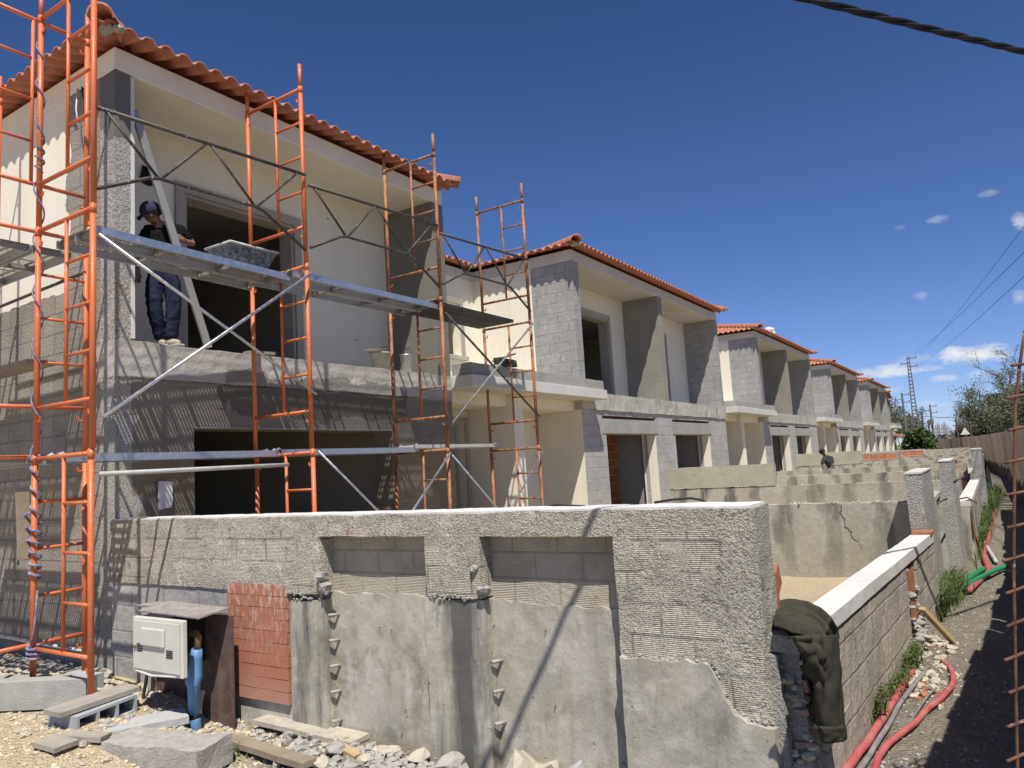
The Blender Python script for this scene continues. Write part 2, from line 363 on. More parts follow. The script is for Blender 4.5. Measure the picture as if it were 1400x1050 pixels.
simple('pole_concrete', (.19, .19, .19), .9, .3, 3, .01)
simple('pole_wood', (.12, .095, .075), .9, .3, 3, .01)
simple('sign_white', (.78, .78, .76), .5, .05, 3, 0)
simple('skin', (.27, .14, .095), .6, .12, 20, .0005)
simple('skin_dark', (.16, .085, .06), .6, .12, 20, .0005)
simple('tshirt_black', (.012, .012, .013), .95, .3, 12, .004, spec=.1)
simple('work_navy', (.012, .016, .036), .9, .35, 14, .006, spec=.1, c2=(.03, .037, .065))
simple('cap_navy', (.045, .045, .085), .9, .2, 20, .002)
simple('shoe_tan', (.45, .40, .31), .8, .25, 20, .002)
simple('cloth_charcoal', (.05, .05, .055), .95, .3, 10, .004)
simple('denim', (.10, .13, .19), .9, .3, 10, .003)
simple('hair', (.02, .015, .012), .8, .3, 30, .002)
simple('lens_dark', (.012, .012, .014), .15, .1, 5, 0, spec=.6)
simple('city_pale', (.50, .50, .50), .9, .2, .1, 0)
simple('city_grey', (.33, .335, .345), .9, .2, .1, 0)
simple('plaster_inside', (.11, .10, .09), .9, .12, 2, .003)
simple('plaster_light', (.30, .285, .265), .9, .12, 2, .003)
simple('dark_floor', (.16, .15, .135), .95, .3, 3, .004)
simple('paper', (.62, .62, .66), .8, .1, 8, .002)
def m_fence():
    m, nt, b = newmat('fence_boards'); v = pos(nt); p = sep(nt, v)
    c = mixc(nt, noise_(nt, scaled(nt, v, (3, 3, .6)), 1, 5), (.33, .265, .21), (.19, .15, .12))
    c = mixc(nt, ramp(nt, noise_(nt, v, 2, 5), [(.55, 0), (.75, .6)]), c, (.17, .085, .055))
    fin(b, nt, c, .9, 0, .15); bump(nt, b, noise_(nt, scaled(nt, v, (20, 20, 2)), 1, 5), .01); MAT['fence_boards'] = m
m_fence()
def m_ground():
    m, nt, b = newmat('ground_soil'); v = pos(nt); p = sep(nt, v)
    n1 = noise_(nt, v, 1.4, 7, .65); n2 = noise_(nt, v, 9, 6, .7); n3 = noise_(nt, v, 60, 4, .7)
    sand = mixc(nt, ramp(nt, n2, [(.35, 0), (.68, 1)]), (.80, .665, .43), (.62, .51, .345))
    dirt = mixc(nt, ramp(nt, n2, [(.35, 0), (.68, 1)]), (.36, .315, .255), (.25, .22, .18))
    k = math_(nt, 'ADD', math_(nt, 'MULTIPLY', math_(nt, 'SUBTRACT', n1, .5), 1.6), math_(nt, 'MULTIPLY_ADD', p[0], -.9, -3.9*S*.9))
    k = math_(nt, 'ADD', k, math_(nt, 'MULTIPLY_ADD', p[1], -1.2, 2.9*S*1.2))
    k = ramp(nt, math_(nt, 'MULTIPLY_ADD', k, .5, .5), [(.4, 0), (.6, 1)])
    c = mixc(nt, k, dirt, sand)
    g = ramp(nt, voro(nt, v, 55), [(.0, 1.15), (.5, .8)])
    c = mixc(nt, .6, c, mixc(nt, 1., c, g, 'MULTIPLY'))
    far = math_(nt, 'GREATER_THAN', p[1], 75.)
    c = mixc(nt, far, c, (.16, .15, .09))
    fin(b, nt, c, .97, 0, .1)
    bump(nt, b, math_(nt, 'ADD', math_(nt, 'ADD', n3, math_(nt, 'MULTIPLY', n2, 1.5)), math_(nt, 'MULTIPLY', voro(nt, v, 40), -.8)), .03, 1.)
    MAT['ground_soil'] = m
m_ground()
def m_gravel():
    m, nt, b = newmat('sand_gravel'); v = pos(nt)
    c = mixc(nt, noise_(nt, v, 3, 6), (.60, .49, .32), (.52, .42, .28))
    c = mixc(nt, 1., c, ramp(nt, noise_(nt, v, 60, 4), [(.3, .75), (.7, 1.15)]), 'MULTIPLY')
    fin(b, nt, c, .97, 0, .1); bump(nt, b, noise_(nt, v, 45, 6, .7), .03); MAT['sand_gravel'] = m
m_gravel()

# ---------------------------------------------------------------- mesh helpers
WL = {}                       # survey-unit base location of every root / parent
class MB:
    def __init__(s): s.v = []; s.f = []
    def add(s, vs, fs):
        o = len(s.v); s.v += [tuple(p) for p in vs]; s.f += [tuple(i+o for i in f) for f in fs]; return s
    def box(s, x0, x1, y0, y1, z0, z1):
        return s.add([(x0,y0,z0),(x1,y0,z0),(x1,y1,z0),(x0,y1,z0),(x0,y0,z1),(x1,y0,z1),(x1,y1,z1),(x0,y1,z1)],
                     [(0,3,2,1),(4,5,6,7),(0,1,5,4),(1,2,6,5),(2,3,7,6),(3,0,4,7)])
    def obox(s, c, ex, ey, ez):
        c, ex, ey, ez = map(Vector, (c, ex, ey, ez)); vs = []
        for k in (-1, 1):
            for a, b2 in ((-1,-1),(1,-1),(1,1),(-1,1)): vs.append(c + ex*a + ey*b2 + ez*k)
        return s.add(vs, [(0,3,2,1),(4,5,6,7),(0,1,5,4),(1,2,6,5),(2,3,7,6),(3,0,4,7)])
    def beam(s, p, q, w, h, up=(0,0,1)):
        p, q = Vector(p), Vector(q); d = (q-p); L = d.length; d.normalize()
        u = Vector(up); sd = d.cross(u)
        if sd.length < 1e-4: sd = d.cross(Vector((1,0,0)))
        sd.normalize(); u = sd.cross(d)
        return s.obox((p+q)/2, d*L/2, sd*w/2, u*h/2)
    def tube(s, pts, r, n=8, caps=True):
        pts = [Vector(p) for p in pts]; m = len(pts)
        rs = r if isinstance(r, (list, tuple)) else [r]*m
        prev = None; vs = []
        for i, p in enumerate(pts):
            t = (pts[min(i+1, m-1)] - pts[max(i-1, 0)]).normalized()
            if prev is None:
                a = t.cross(Vector((0,0,1)))
                if a.length < 1e-3: a = t.cross(Vector((1,0,0)))
            else: a = prev - t*prev.dot(t)
            a.normalize(); b2 = t.cross(a); prev = a
            for k in range(n):
                an = 2*math.pi*k/n; vs.append(p + (a*math.cos(an) + b2*math.sin(an))*rs[i])
        fs = [(i*n+k, i*n+(k+1)%n, (i+1)*n+(k+1)%n, (i+1)*n+k) for i in range(m-1) for k in range(n)]
        if caps: fs += [tuple(range(n-1, -1, -1)), tuple((m-1)*n+k for k in range(n))]
        return s.add(vs, fs)
    def lathe(s, c, prof, n=20):
        c = Vector(c); vs = []
        for r, z in prof:
            for k in range(n):
                an = 2*math.pi*k/n; vs.append(c + Vector((r*math.cos(an), r*math.sin(an), z)))
        return s.add(vs, [(i*n+k, i*n+(k+1)%n, (i+1)*n+(k+1)%n, (i+1)*n+k) for i in range(len(prof)-1) for k in range(n)])
    def grid(s, fn, nu, nv):
        vs = [fn(i/nu, j/nv) for j in range(nv+1) for i in range(nu+1)]
        return s.add(vs, [(j*(nu+1)+i, j*(nu+1)+i+1, (j+1)*(nu+1)+i+1, (j+1)*(nu+1)+i) for j in range(nv) for i in range(nu)])
    def rough_box(s, x0, x1, y0, y1, z0, z1, res=.06, amp=.008, top=None, sc=4., seed=0.):
        # box cut into a grid and roughened; top(x, y) may shape the upper edge
        nx, ny, nz = [max(1, int(round((b2-a)/res))) for a, b2 in ((x0,x1),(y0,y1),(z0,z1))]
        idx = {}; vs = []; fs = []
        def V(i, j, k):
            key = (i, j, k)
            if key not in idx:
                x, y, z = x0+(x1-x0)*i/nx, y0+(y1-y0)*j/ny, z0+(z1-z0)*k/nz
                if top: z = z0 + (top(x, y)-z0)*k/nz
                d = noise.noise_vector(Vector((x*sc+seed, y*sc, z*sc)))*amp + noise.noise_vector(Vector((x*sc*4, y*sc*4+seed, z*sc*4)))*amp*.45
                idx[key] = len(vs); vs.append((x+d.x, y+d.y, z+d.z))
            return idx[key]
        for i in range(nx):
            for k in range(nz):
                fs += [(V(i,0,k),V(i+1,0,k),V(i+1,0,k+1),V(i,0,k+1)), (V(i,ny,k),V(i,ny,k+1),V(i+1,ny,k+1),V(i+1,ny,k))]
            for j in range(ny):
                fs += [(V(i,j,0),V(i,j+1,0),V(i+1,j+1,0),V(i+1,j,0)), (V(i,j,nz),V(i+1,j,nz),V(i+1,j+1,nz),V(i,j+1,nz))]
        for j in range(ny):
            for k in range(nz):
                fs += [(V(0,j,k),V(0,j,k+1),V(0,j+1,k+1),V(0,j+1,k)), (V(nx,j,k),V(nx,j+1,k),V(nx,j+1,k+1),V(nx,j,k+1))]
        return s.add(vs, fs)
    def lump(s, c, r, seed=0, flat=.7, n=7):
        c = Vector(c); vs = []; m = max(3, n//2+1)
        rot = Matrix.Rotation(seed*1.7, 3, 'Z') @ Matrix.Rotation(seed*.9, 3, 'X')
        for j in range(m+1):
            th = math.pi*j/m
            for k in range(n):
                ph = 2*math.pi*k/n
                d = Vector((math.sin(th)*math.cos(ph), math.sin(th)*math.sin(ph), math.cos(th)))
                q = 1 + .75*noise.noise(d*1.6 + Vector((seed*3.1, seed, 0)))
                d = rot @ (d*q); vs.append(c + Vector((d.x*r, d.y*r, d.z*r*flat)))
        return s.add(vs, [(j*n+k, j*n+(k+1)%n, (j+1)*n+(k+1)%n, (j+1)*n+k) for j in range(m) for k in range(n)])
    def panel(s, axis, a0, a1, u0, u1, z0, z1, holes=()):
        # wall slab with openings; axis 'x': faces +-x and u is y; axis 'y': faces +-y and u is x
        us = sorted({u0, u1, *[min(max(h[0], u0), u1) for h in holes], *[min(max(h[1], u0), u1) for h in holes]})
        zs = sorted({z0, z1, *[min(max(h[2], z0), z1) for h in holes], *[min(max(h[3], z0), z1) for h in holes]})
        def solid(i, j):
            if i < 0 or j < 0 or i >= len(us)-1 or j >= len(zs)-1: return False
            cu, cz = (us[i]+us[i+1])/2, (zs[j]+zs[j+1])/2
            return not any(h[0] < cu < h[1] and h[2] < cz < h[3] for h in holes)
        P = (lambda a, u, z: (a, u, z)) if axis == 'x' else (lambda a, u, z: (u, a, z))
        idx = {}; vs = []; fs = []
        def V(i, j, k):
            if (i, j, k) not in idx: idx[(i, j, k)] = len(vs); vs.append(P((a0, a1)[k], us[i], zs[j]))
            return idx[(i, j, k)]
        fl = (lambda q: q) if axis == 'x' else (lambda q: q[::-1])
        for i in range(len(us)-1):
            for j in range(len(zs)-1):
                if not solid(i, j): continue
                fs.append(fl((V(i,j,1),V(i+1,j,1),V(i+1,j+1,1),V(i,j+1,1)))); fs.append(fl((V(i,j,0),V(i,j+1,0),V(i+1,j+1,0),V(i+1,j,0))))
                if not solid(i-1, j): fs.append(fl((V(i,j,0),V(i,j,1),V(i,j+1,1),V(i,j+1,0))))
                if not solid(i+1, j): fs.append(fl((V(i+1,j,1),V(i+1,j,0),V(i+1,j+1,0),V(i+1,j+1,1))))
                if not solid(i, j-1): fs.append(fl((V(i,j,0),V(i+1,j,0),V(i+1,j,1),V(i,j,1))))
                if not solid(i, j+1): fs.append(fl((V(i,j+1,1),V(i+1,j+1,1),V(i+1,j+1,0),V(i,j+1,0))))
        return s.add(vs, fs)
    def build(s, name, mat, parent=None, smooth=False, bevel=0, kind=None):
        if parent is None:
            xs, ys, zs = zip(*s.v); base = Vector(((min(xs)+max(xs))/2, (min(ys)+max(ys))/2, min(zs)))
        else: base = WL[parent.name]
        me = bpy.data.meshes.new(name)
        me.from_pydata([((p[0]-base[0])*S, (p[1]-base[1])*S, (p[2]-base[2])*S) for p in s.v], [], s.f); me.update()
        if smooth: me.polygons.foreach_set('use_smooth', [True]*len(me.polygons))
        me.materials.append(MAT[mat] if isinstance(mat, str) else mat)
        o = bpy.data.objects.new(name, me); col.objects.link(o)
        if parent is None: o.location = base*S
        else: o.parent = parent
        WL[o.name] = base
        if bevel:
            bv = o.modifiers.new('bevel', 'BEVEL'); bv.width = bevel*S; bv.segments = 2; bv.limit_method = 'ANGLE'
        if kind: o['kind'] = kind
        return o
def tag(o, label, cat, group=None):
    o['label'] = label; o['category'] = cat
    if group: o['group'] = group
    return o
def thing(name, label, cat, loc, group=None):
    o = bpy.data.objects.new(name, None); col.objects.link(o); loc = Vector(loc)
    o.location = loc*S; o.empty_display_size = .2; WL[o.name] = loc
    return tag(o, label, cat, group)
def copy_tree(o, parent=None):
    c = o.copy(); col.objects.link(c); c.parent = parent
    for ch in list(o.children): copy_tree(ch, c)
    return c

# ---------------------------------------------------------------- houses
ZS, ZE = 3.05, 5.52           # first-floor sill, soffit
TP = .175                     # tile spacing
TAN = .28
def tile_slope(mb, o, along, up, L, depth, clip0=1., clip1=1., ov=0.):
    # pan-and-cover tiles: o = eave start, along = unit vector, up = horizontal unit vector; hips clipped at 45 deg
    o, along, up = Vector(o), Vector(along), Vector(up)
    ext = max(0., -clip0)*depth; Lt = L + ext + max(0., -clip1)*depth
    K = 8; n = int(Lt/TP)+1; step = .36; rows = max(1, int(depth/step)+1)
    def prof(t):
        t = t % 1.
        return .044*math.sqrt(max(0, 1-((t-.5)/.33)**2)) if abs(t-.5) < .34 else -.012*math.cos((t if t < .5 else 1-t)/.16*math.pi/2)
    for r in range(rows):
        d0, d1 = r*step, min((r+1)*step+.03, depth)
        if d0 >= depth: break
        grid = []
        for d, lift in ((d0, .016), (d1, .0)):
            a0, a1 = clip0*d, L-clip1*d
            row = []
            for i in range(n*K+1):
                u = i*TP/K - ext; uc = min(max(u, a0), a1)
                h = prof(u/TP) if a0 <= u <= a1 else .0
                row.append(o + along*uc + up*d + Vector((0, 0, d*TAN + h + lift)))
            grid.append(row)
        fl = along.cross(up).z > 0
        vs = grid[0] + grid[1]; m = n*K+1; fs = []
        for i in range(m-1):
            if (grid[0][i]-grid[0][i+1]).length < 1e-5 and (grid[1][i]-grid[1][i+1]).length < 1e-5: continue
            q = (i, i+1, m+i+1, m+i); fs.append(q if fl else q[::-1])
        # tile thickness at the lower edge
        vs += [p - Vector((0, 0, .014)) for p in grid[0]] + [p - Vector((0, 0, .014)) for p in grid[1]]
        for i in range(m-1):
            if (grid[0][i]-grid[0][i+1]).length < 1e-5: continue
            q = (2*m+i, 2*m+i+1, i+1, i); fs.append(q if fl else q[::-1])
            q = (2*m+i, 3*m+i, 3*m+i+1, 2*m+i+1); fs.append(q if fl else q[::-1])
        mb.add(vs, fs)
def ridge_caps(mb, p, q, r=.1, n=9):
    p, q = Vector(p), Vector(q); d = (q-p); L = d.length; d.normalize()
    sd = d.cross(Vector((0,0,1))).normalized(); u = sd.cross(d); k = int(L/.36)+1
    for i in range(k):
        a = p + d*(i*.36); b2 = p + d*((i+1)*.36+.05); vs = []
        for c, rr in ((a, r*1.12), (b2, r*.92)):
            for j in range(n+1):
                an = math.pi*j/n; vs.append(c + sd*(math.cos(an)*rr) + u*(math.sin(an)*rr*1.05))
        vs += [v - u*.016 - (v-(a if i2 <= n else b2)).normalized()*.012 for i2, v in enumerate(vs)]
        m = n+1; fs = []
        for j in range(n):
            fs += [(j, j+1, m+j+1, m+j), (2*m+j, 3*m+j, 3*m+j+1, 2*m+j+1), (j, 2*m+j, 2*m+j+1, j+1)]
        mb.add(vs, fs)
EO = .26                      # eave overhang of the tiles
def hip_roof(parent, y0, y1, back, end0=True, end1=True):
    mb = MB(); ez = 5.745; Lx = back+2*EO; dep = (back+2*EO)/2
    L = y1-y0+2*EO
    tile_slope(mb, (F+EO, y0-EO, ez), (0,1,0), (-1,0,0), L, min(dep, L/2))
    tile_slope(mb, (F+EO-Lx, y0-EO, ez), (1,0,0), (0,1,0), Lx, min(dep, L/2))
    tile_slope(mb, (F+EO-Lx, y1+EO, ez), (1,0,0), (0,-1,0), Lx, min(dep, L/2))
    tile_slope(mb, (F-back-EO, y0-EO, ez), (0,1,0), (1,0,0), L, min(dep, L/2))
    rf = mb.build('roof', 'terracotta', parent, smooth=True)
    h = min(dep, L/2); zc = ez+.03; runs = []
    for sy, ya in ((1, y0-EO), (-1, y1+EO)):
        runs.append(((F+EO+.02, ya-.02*sy, zc), (F+EO-h, ya+h*sy, zc+h*TAN)))
        runs.append(((F+EO-Lx, ya, zc), (F+EO-Lx+h, ya+h*sy, zc+h*TAN)))
    if L > 2*h: runs.append(((F+EO-h, y0-EO+h, zc+h*TAN), (F+EO-h, y1+EO-h, zc+h*TAN)))
    for p_, q_ in runs:
        cp = MB(); ridge_caps(cp, p_, q_); cp.build('ridge_tile', 'terracotta', rf, smooth=True)
    lp = MB()                 # broken mortar at the hip foot
    lp.lump((F+EO-.1, y0-EO+.1, ez+.02), .07, 3); lp.lump((F+EO-.02, y0-EO+.16, ez+.015), .05, 5)
    lp.build('hip_mortar', 'concrete_lump', rf)
    return rf
BACK = 7.0
def window_surround(parent, x, y0, y1, z0, z1, w=.11, proud=.03, mat='grey_render'):
    fr = MB()
    fr.panel('x', x+.002, x+proud, y0-w, y1+w, z0, z1+w, [(y0, y1, z0-1, z1)])
    return fr.build('window_frame', mat, parent, bevel=.006)
def jamb(parent, x, d, y0, y1, z0, z1, mat='grey_render'):
    j = MB(); j.panel('x', x-d, x, y0-.02, y1+.02, z0, z1+.02, [(y0+.035, y1-.035, z0-1, z1-.035)])
    return j.build('jamb', mat, parent)

def recess(parent, ya, yb, xr=-8.55, window=True, parapet=True):
    """entrance recess between two blocks: back wall, canopy, dividing wall, roof"""
    holes = [(yb-1.36, yb-.5, 3.95, 4.98)] if window else []
    w = MB(); w.panel('x', xr-.2, xr, ya, yb, 3.0, ZE, holes); w.build('recess_wall', 'cream_render', parent)
    if window:
        wy0, wy1 = holes[0][0], holes[0][1]
        fr = MB(); fr.panel('x', xr+.002, xr+.03, wy0-.1, wy1+.1, 3.87, 5.1, [(wy0, wy1, 3.95, 4.98)]); fr.build('window_frame', 'grey_render', parent, bevel=.005)
        si = MB(); si.box(xr+.03, xr+.09, wy0-.12, wy1+.12, 3.86, 3.94); si.build('window_sill', 'plain_concrete', parent, bevel=.006)
    so = MB(); so.box(xr-BACK+2, xr+.0, ya, yb, ZE, 5.72); so.build('soffit', 'white_render', parent)
    g = MB(); g.panel('x', F-1.08, F-.93, ya, yb, .15, 2.78, [(ya+.98, ya+1.5, .1, 2.5), (yb-1.3, yb-.78, .1, 2.5)]); g.build('entrance_wall', 'cream_render', parent)
    for hy in (ya+.98, yb-1.3):
        fr = MB(); fr.panel('x', F-.929, F-.90, hy-.08, hy+.6, .15, 2.58, [(hy, hy+.52, .1, 2.5)]); fr.build('door_frame', 'grey_render', parent, bevel=.005)
    c = MB(); c.box(xr+.0, F+.36, ya+.02, yb+.38, 2.88, 3.05); c.build('canopy', 'white_render', parent, bevel=.008)
    if parapet:
        c = MB(); c.rough_box(F-.02, F+.32, ya+.06, yb+.34, 3.053, 3.22, .05, .008); c.build('canopy_kerb', 'roughcast', parent)
    ym = ya+1.6
    d = MB(); d.box(F-.93, F-.02, ym, ym+.27, .15, 2.878); d.build('divider_wall', 'cream_render', parent, bevel=.008)
    fl = MB(); fl.box(F-1.5, F+.2, ya, yb, .02, .15); fl.build('entrance_floor', 'plain_concrete', parent)
    bm = MB(); bm.box(F-.93, F-.14, ya, yb, 2.70, 2.878); bm.build('entrance_ceiling', 'cream_render', parent)
    rf = MB(); ez = 5.745; x0 = xr+EO; dep = 4.4
    tile_slope(rf, (x0, ya+EO, ez), (0,1,0), (-1,0,0), yb-ya-2*EO, dep, -1., -1.); rf.build('recess_roof', 'terracotta', parent, smooth=True)

def block(parent, y0, y1, bays, first=False):
    """two-storey block: bays = list of (window y0, y1, ground opening y0, y1); pillars between"""
    xw = F-.9
    # first floor
    holes = [(b[0], b[1], 2.9, 4.95) for b in bays]
    w = MB(); w.panel('x', xw-.22, xw, y0+(.145 if first else .25), y1-.25, 3.0, ZE, holes); w.build('upper_wall', 'cream_render', parent)
    for b in bays:
        window_surround(parent, xw, b[0], b[1], 3.0, 4.95); jamb(parent, xw, .22, b[0], b[1], 3.0, 4.95)
    nb = len(bays); pw = .25
    ps = [y0 + (y1-pw-y0)*i/nb for i in range(nb+1)]
    for i, p in enumerate(ps):
        m = MB()
        if first and i == 0: continue
        m.rough_box(F-.9, F, p, p+pw, ZS+.002, ZE, .09, .004, seed=i)
        m.build('pillar', 'pier_cement' if first else ('roughcast_pillar' if 0 < i < nb else 'block_wall'), parent)
    for i in range(nb):       # party wall behind each inner pillar line stays inside
        pass
    fl = MB(); fl.box(F-BACK, F-.32, y0+.24, y1-.24, 2.75, 3.0); fl.build('floor_slab', 'dark_floor', parent)
    so = MB(); so.box(F-BACK, F-.0, y0, y1, ZE, 5.735); so.build('soffit', 'white_render' if not first else 'cream_render', parent, bevel=.01)
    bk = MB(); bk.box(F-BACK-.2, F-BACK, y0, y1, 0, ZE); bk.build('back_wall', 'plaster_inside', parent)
    # ground floor
    gh = [(b[2], b[3], b[4] if len(b) > 4 else .2, 2.28) for b in bays]
    slots = [] if first else [(b[2]-.12, b[3]+.05, 2.565, 2.625) for b in bays]
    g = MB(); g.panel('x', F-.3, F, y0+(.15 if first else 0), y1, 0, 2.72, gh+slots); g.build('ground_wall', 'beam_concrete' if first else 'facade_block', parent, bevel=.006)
    for b in bays:
        if first: continue
        l = MB(); l.rough_box(F-.02, F+.012, b[2]-.16, b[3]+.16, 2.283, 2.56, .06, .004); l.build('lintel', 'roughcast', parent)
        s_ = MB(); s_.box(F-.2, F-.16, b[2]-.1, b[3], 2.55, 2.64); s_.build('shutter_slot_backing', 'clay', parent)
        j = MB(); j.panel('x', F-.33, F-.302, b[2]-.2, b[3]+.2, .2, 2.7, [(b[2]+.014, b[3]-.014, .1, 2.28)])
        zb_ = b[4] if len(b) > 4 else .2
        j.box(F-.21, F-.006, b[3]-.014, b[3]-.002, zb_, 2.276); j.box(F-.21, F-.006, b[2]+.002, b[2]+.014, zb_, 2.276); j.build('jamb', 'cream_render', parent)
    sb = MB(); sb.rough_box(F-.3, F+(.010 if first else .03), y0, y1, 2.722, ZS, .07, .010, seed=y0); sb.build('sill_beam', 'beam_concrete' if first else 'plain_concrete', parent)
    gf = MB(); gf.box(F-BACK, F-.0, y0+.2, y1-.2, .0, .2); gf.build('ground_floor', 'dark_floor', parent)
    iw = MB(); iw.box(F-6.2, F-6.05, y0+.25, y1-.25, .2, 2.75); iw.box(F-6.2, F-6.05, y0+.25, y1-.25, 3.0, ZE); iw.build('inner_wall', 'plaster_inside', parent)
    if not first:
        for i, b in enumerate(bays):
            pm = MB(); pm.box(F-.98, F-.34, b[3]+.1, b[3]+.2, .2, 2.75); pm.build('partition', 'plaster_light', parent)
            pb = MB(); pb.box(F-4.6, F-.983, b[3]+.1, b[3]+.22, .2, 2.75); pb.build('brick_partition', 'red_brick', parent)
    # end walls
    ew = MB()
    if first:
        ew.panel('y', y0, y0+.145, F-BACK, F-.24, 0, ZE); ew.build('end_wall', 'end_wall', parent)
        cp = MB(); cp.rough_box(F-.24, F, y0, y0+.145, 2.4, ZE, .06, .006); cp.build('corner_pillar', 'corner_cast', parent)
        cl = MB(); cl.rough_box(F-.24, F, y0, y0+.25, 0, 2.398, .06, .004, seed=4); cl.build('corner_foot', 'roughcast', parent)
    else:
        ew.panel('y', y0, y0+.24, F-BACK, F-.901, 3.0, ZE); ew.panel('y', y0+.003, y0+.24, F-BACK, F-.302, 0, 2.75); ew.build('end_wall', 'cream_render', parent)
    e2 = MB(); e2.panel('y', y1-.24, y1, F-BACK, F-.901, 3.0, ZE); e2.panel('y', y1-.24, y1-.003, F-BACK, F-.302, 0, 2.75); e2.build('end_wall', 'cream_render', parent)
    if not first:
        cs_ = MB(); cs_.box(F-.3, F-.002, y0-.006, y0-.001, .15, 2.715); cs_.build('end_render', 'cream_render', parent)
    hip_roof(parent, y0, y1-.22, BACK)

HG = 'terraced houses in a row'
# end house
eh = thing('terraced_house', 'nearest house at the left edge with orange scaffold frames before its balcony', 'house', (F-3.5, 6, 0), HG)
block(eh, 3.47, 8.2, [(4.73, 6.25, 4.22, 6.95)], True)
recess(eh, 8.2, 12.07)
cv = MB()                     # plaster bead on the pillar edge and lintel bead
cv.box(F-.004, F+.012, 3.615, 3.645, ZS+.02, ZE-.02); cv.build('corner_bead', 'bead_white', eh)
cv = MB(); cv.box(F-.02, F+.008, 4.22, 6.95, 2.283, 2.295); cv.build('lintel_bead', 'dull_alloy', eh)
iw = MB(); iw.box(F-3.6, F-3.5, 5.7, 6.0, .2, 2.75); iw.build('partition', 'plaster_inside', eh)
hp = MB(); hp.lump((F-.9, 4.32, 5.02), .1, 3, 1.0); hp.build('wall_chase', 'dark_cavity', eh)
for q0, q1, q2, mt, lab in (((106,121),(104,148),(107,172),'bead_white','pale bent wire hanging in the eave shade on the end wall'), ((112,119),(115,146),(116,172),'cable_black','black bent wire hanging beside the pale one on the end wall')):
    m = MB(); m.tube([at(q0[0]+2, q0[1]+3, 3.46), at(*q0, 3.42), at(*q1, 3.38), at(*q2, 3.36)], .007, 6); tag(m.build('wire', mt, smooth=True), lab, 'wire')
m = MB()
for yy, zz, r_ in ((6.95, 4.32, .018), (7.3, 3.6, .012), (6.85, 5.2, .012)): m.lump((F-.9, yy, zz), r_, 3, 1.)
m.build('fixing_hole', 'dark_cavity', eh)
m = MB(); m.lathe((0,0,0), [(0,0),(.05,0),(.05,.012),(0,.012)], 14); m.v = [(-8.548+v[2], 10.35+v[0], 5.05+v[1]) for v in m.v]; m.build('round_vent', 'dark_cavity', eh)
# second house and its copies
def unit(y0, label):
    h = thing('terraced_house', label, 'house', (F-3.5, y0+4.3, 0), HG)
    block(h, y0, y0+8.65, [(y0+1.83, y0+3.3, y0+.95, y0+3.45), (y0+5.35, y0+6.82, y0+4.65, y0+7.15, 1.0)])
    recess(h, y0+8.65, y0+12.75)
    return h
u2 = unit(12.07, 'second house along the row, its red hip roof just right of the last scaffold frame')
place = [(24.75, 0, 0, 'third house along the row, with white bundle on its roof edge'),
         (37.95, 0, 0, 'fourth house along the row, partly hidden by the third'),
         (51.05, 0, 0, 'fifth house along the row, only a sliver of grey pillars and red eave showing'),
         (64.2, -.85, 5, 'sixth house along the row, its eave seen just past the fifth'),
         (77.2, -2.3, 6, 'last house at the far end of the row beyond the sixth')]
for (yy, dx, rz, lab) in place:
    c = copy_tree(u2); c['label'] = lab
    c.location = Vector((F-3.5+dx, yy+4.3, 0))*S; c.rotation_euler.z = rad(rz)
for (x_, y_, r_) in ((at(1054,455,24.75).x, 24.9, .09), (at(1058,456,24.75).x, 25.5, .07)):
    pass
bn = MB(); bn.lump((F+.12, 26.3, 5.9), .16, 2, .8); bn.lump((F+.1, 26.75, 5.88), .13, 5, .8)
tag(bn.build('bag', 'sign_white', smooth=True), 'white bundle lying on the roof edge of the third house', 'bag')
fh = thing('small_house', 'low house with red tiled porch roof at the far end of the row', 'house', (-11.2, 100, 0))
b = MB(); b.box(-16, -10.4, 98, 104, 0, 3.3); b.build('wall', 'city_pale', fh)
b = MB(); b.add([(-10.4,97.4,3.0),(-8.6,97.4,2.5),(-8.6,104,2.5),(-10.4,104,3.0),(-10.4,97.4,2.8),(-8.6,97.4,2.3),(-8.6,104,2.3),(-10.4,104,2.8)],[(0,1,2,3),(7,6,5,4),(0,4,5,1),(1,5,6,2),(2,6,7,3),(3,7,4,0)]); b.build('roof', 'terracotta', fh)
b = MB(); b.box(-10.398, -10.35, 99.5, 100.7, .5, 2.3); b.box(-10.398,-10.35, 102, 103, .9, 2.2); b.build('window', 'lens_dark', fh)
b = MB(); b.box(-8.9,-8.7,97.6,97.8,0,2.35); b.build('porch_post', 'city_pale', fh)

# ---------------------------------------------------------------- garden walls
G = 3.43
gw = thing('garden_wall', 'nearest rough grey garden wall across the foreground with two sunken panels', 'wall', (-3.6, G+.1, 0))
def broken(x, y): return .80 - .22*min(1, max(0, (x+1.19)/.07)) - .03*max(0, (x+1.1)/.15) + .022*noise.noise(Vector((x*14, 0, 0))) + .012*noise.noise(Vector((x*41, 0, 2)))
m = MB(); m.rough_box(-6.255, -.95, G+.10, G+.26, -.2, 1.0, .05, .004, top=lambda x, y: 1.0+.03*noise.noise(Vector((x*4, 0, 3)))+.02*noise.noise(Vector((x*13, 0, 3)))); m.build('panel_wall', 'smooth_concrete', gw)
m = MB(); m.rough_box(-6.255, -.952, G+.114, G+.255, .8, 1.46, .05, .006); m.build('recess_brick', 'ribbed_brick', gw)
m = MB()
m.rough_box(-6.262, -.95, G, G+.262, 1.372, 1.51, .03, .007, top=lambda x, y: 1.503+.006*noise.noise(Vector((x*3, y*9, 2))))
m.rough_box(-6.262, -3.765, G, G+.13, 1.0, 1.375, .03, .008)
m.rough_box(-2.885, -2.485, G, G+.13, 1.03, 1.375, .03, .009)
m.rough_box(-1.655, -.95, G, G+.24, .56, 1.375, .03, .010)
m.build('cast_layer', 'garden_cast', gw)
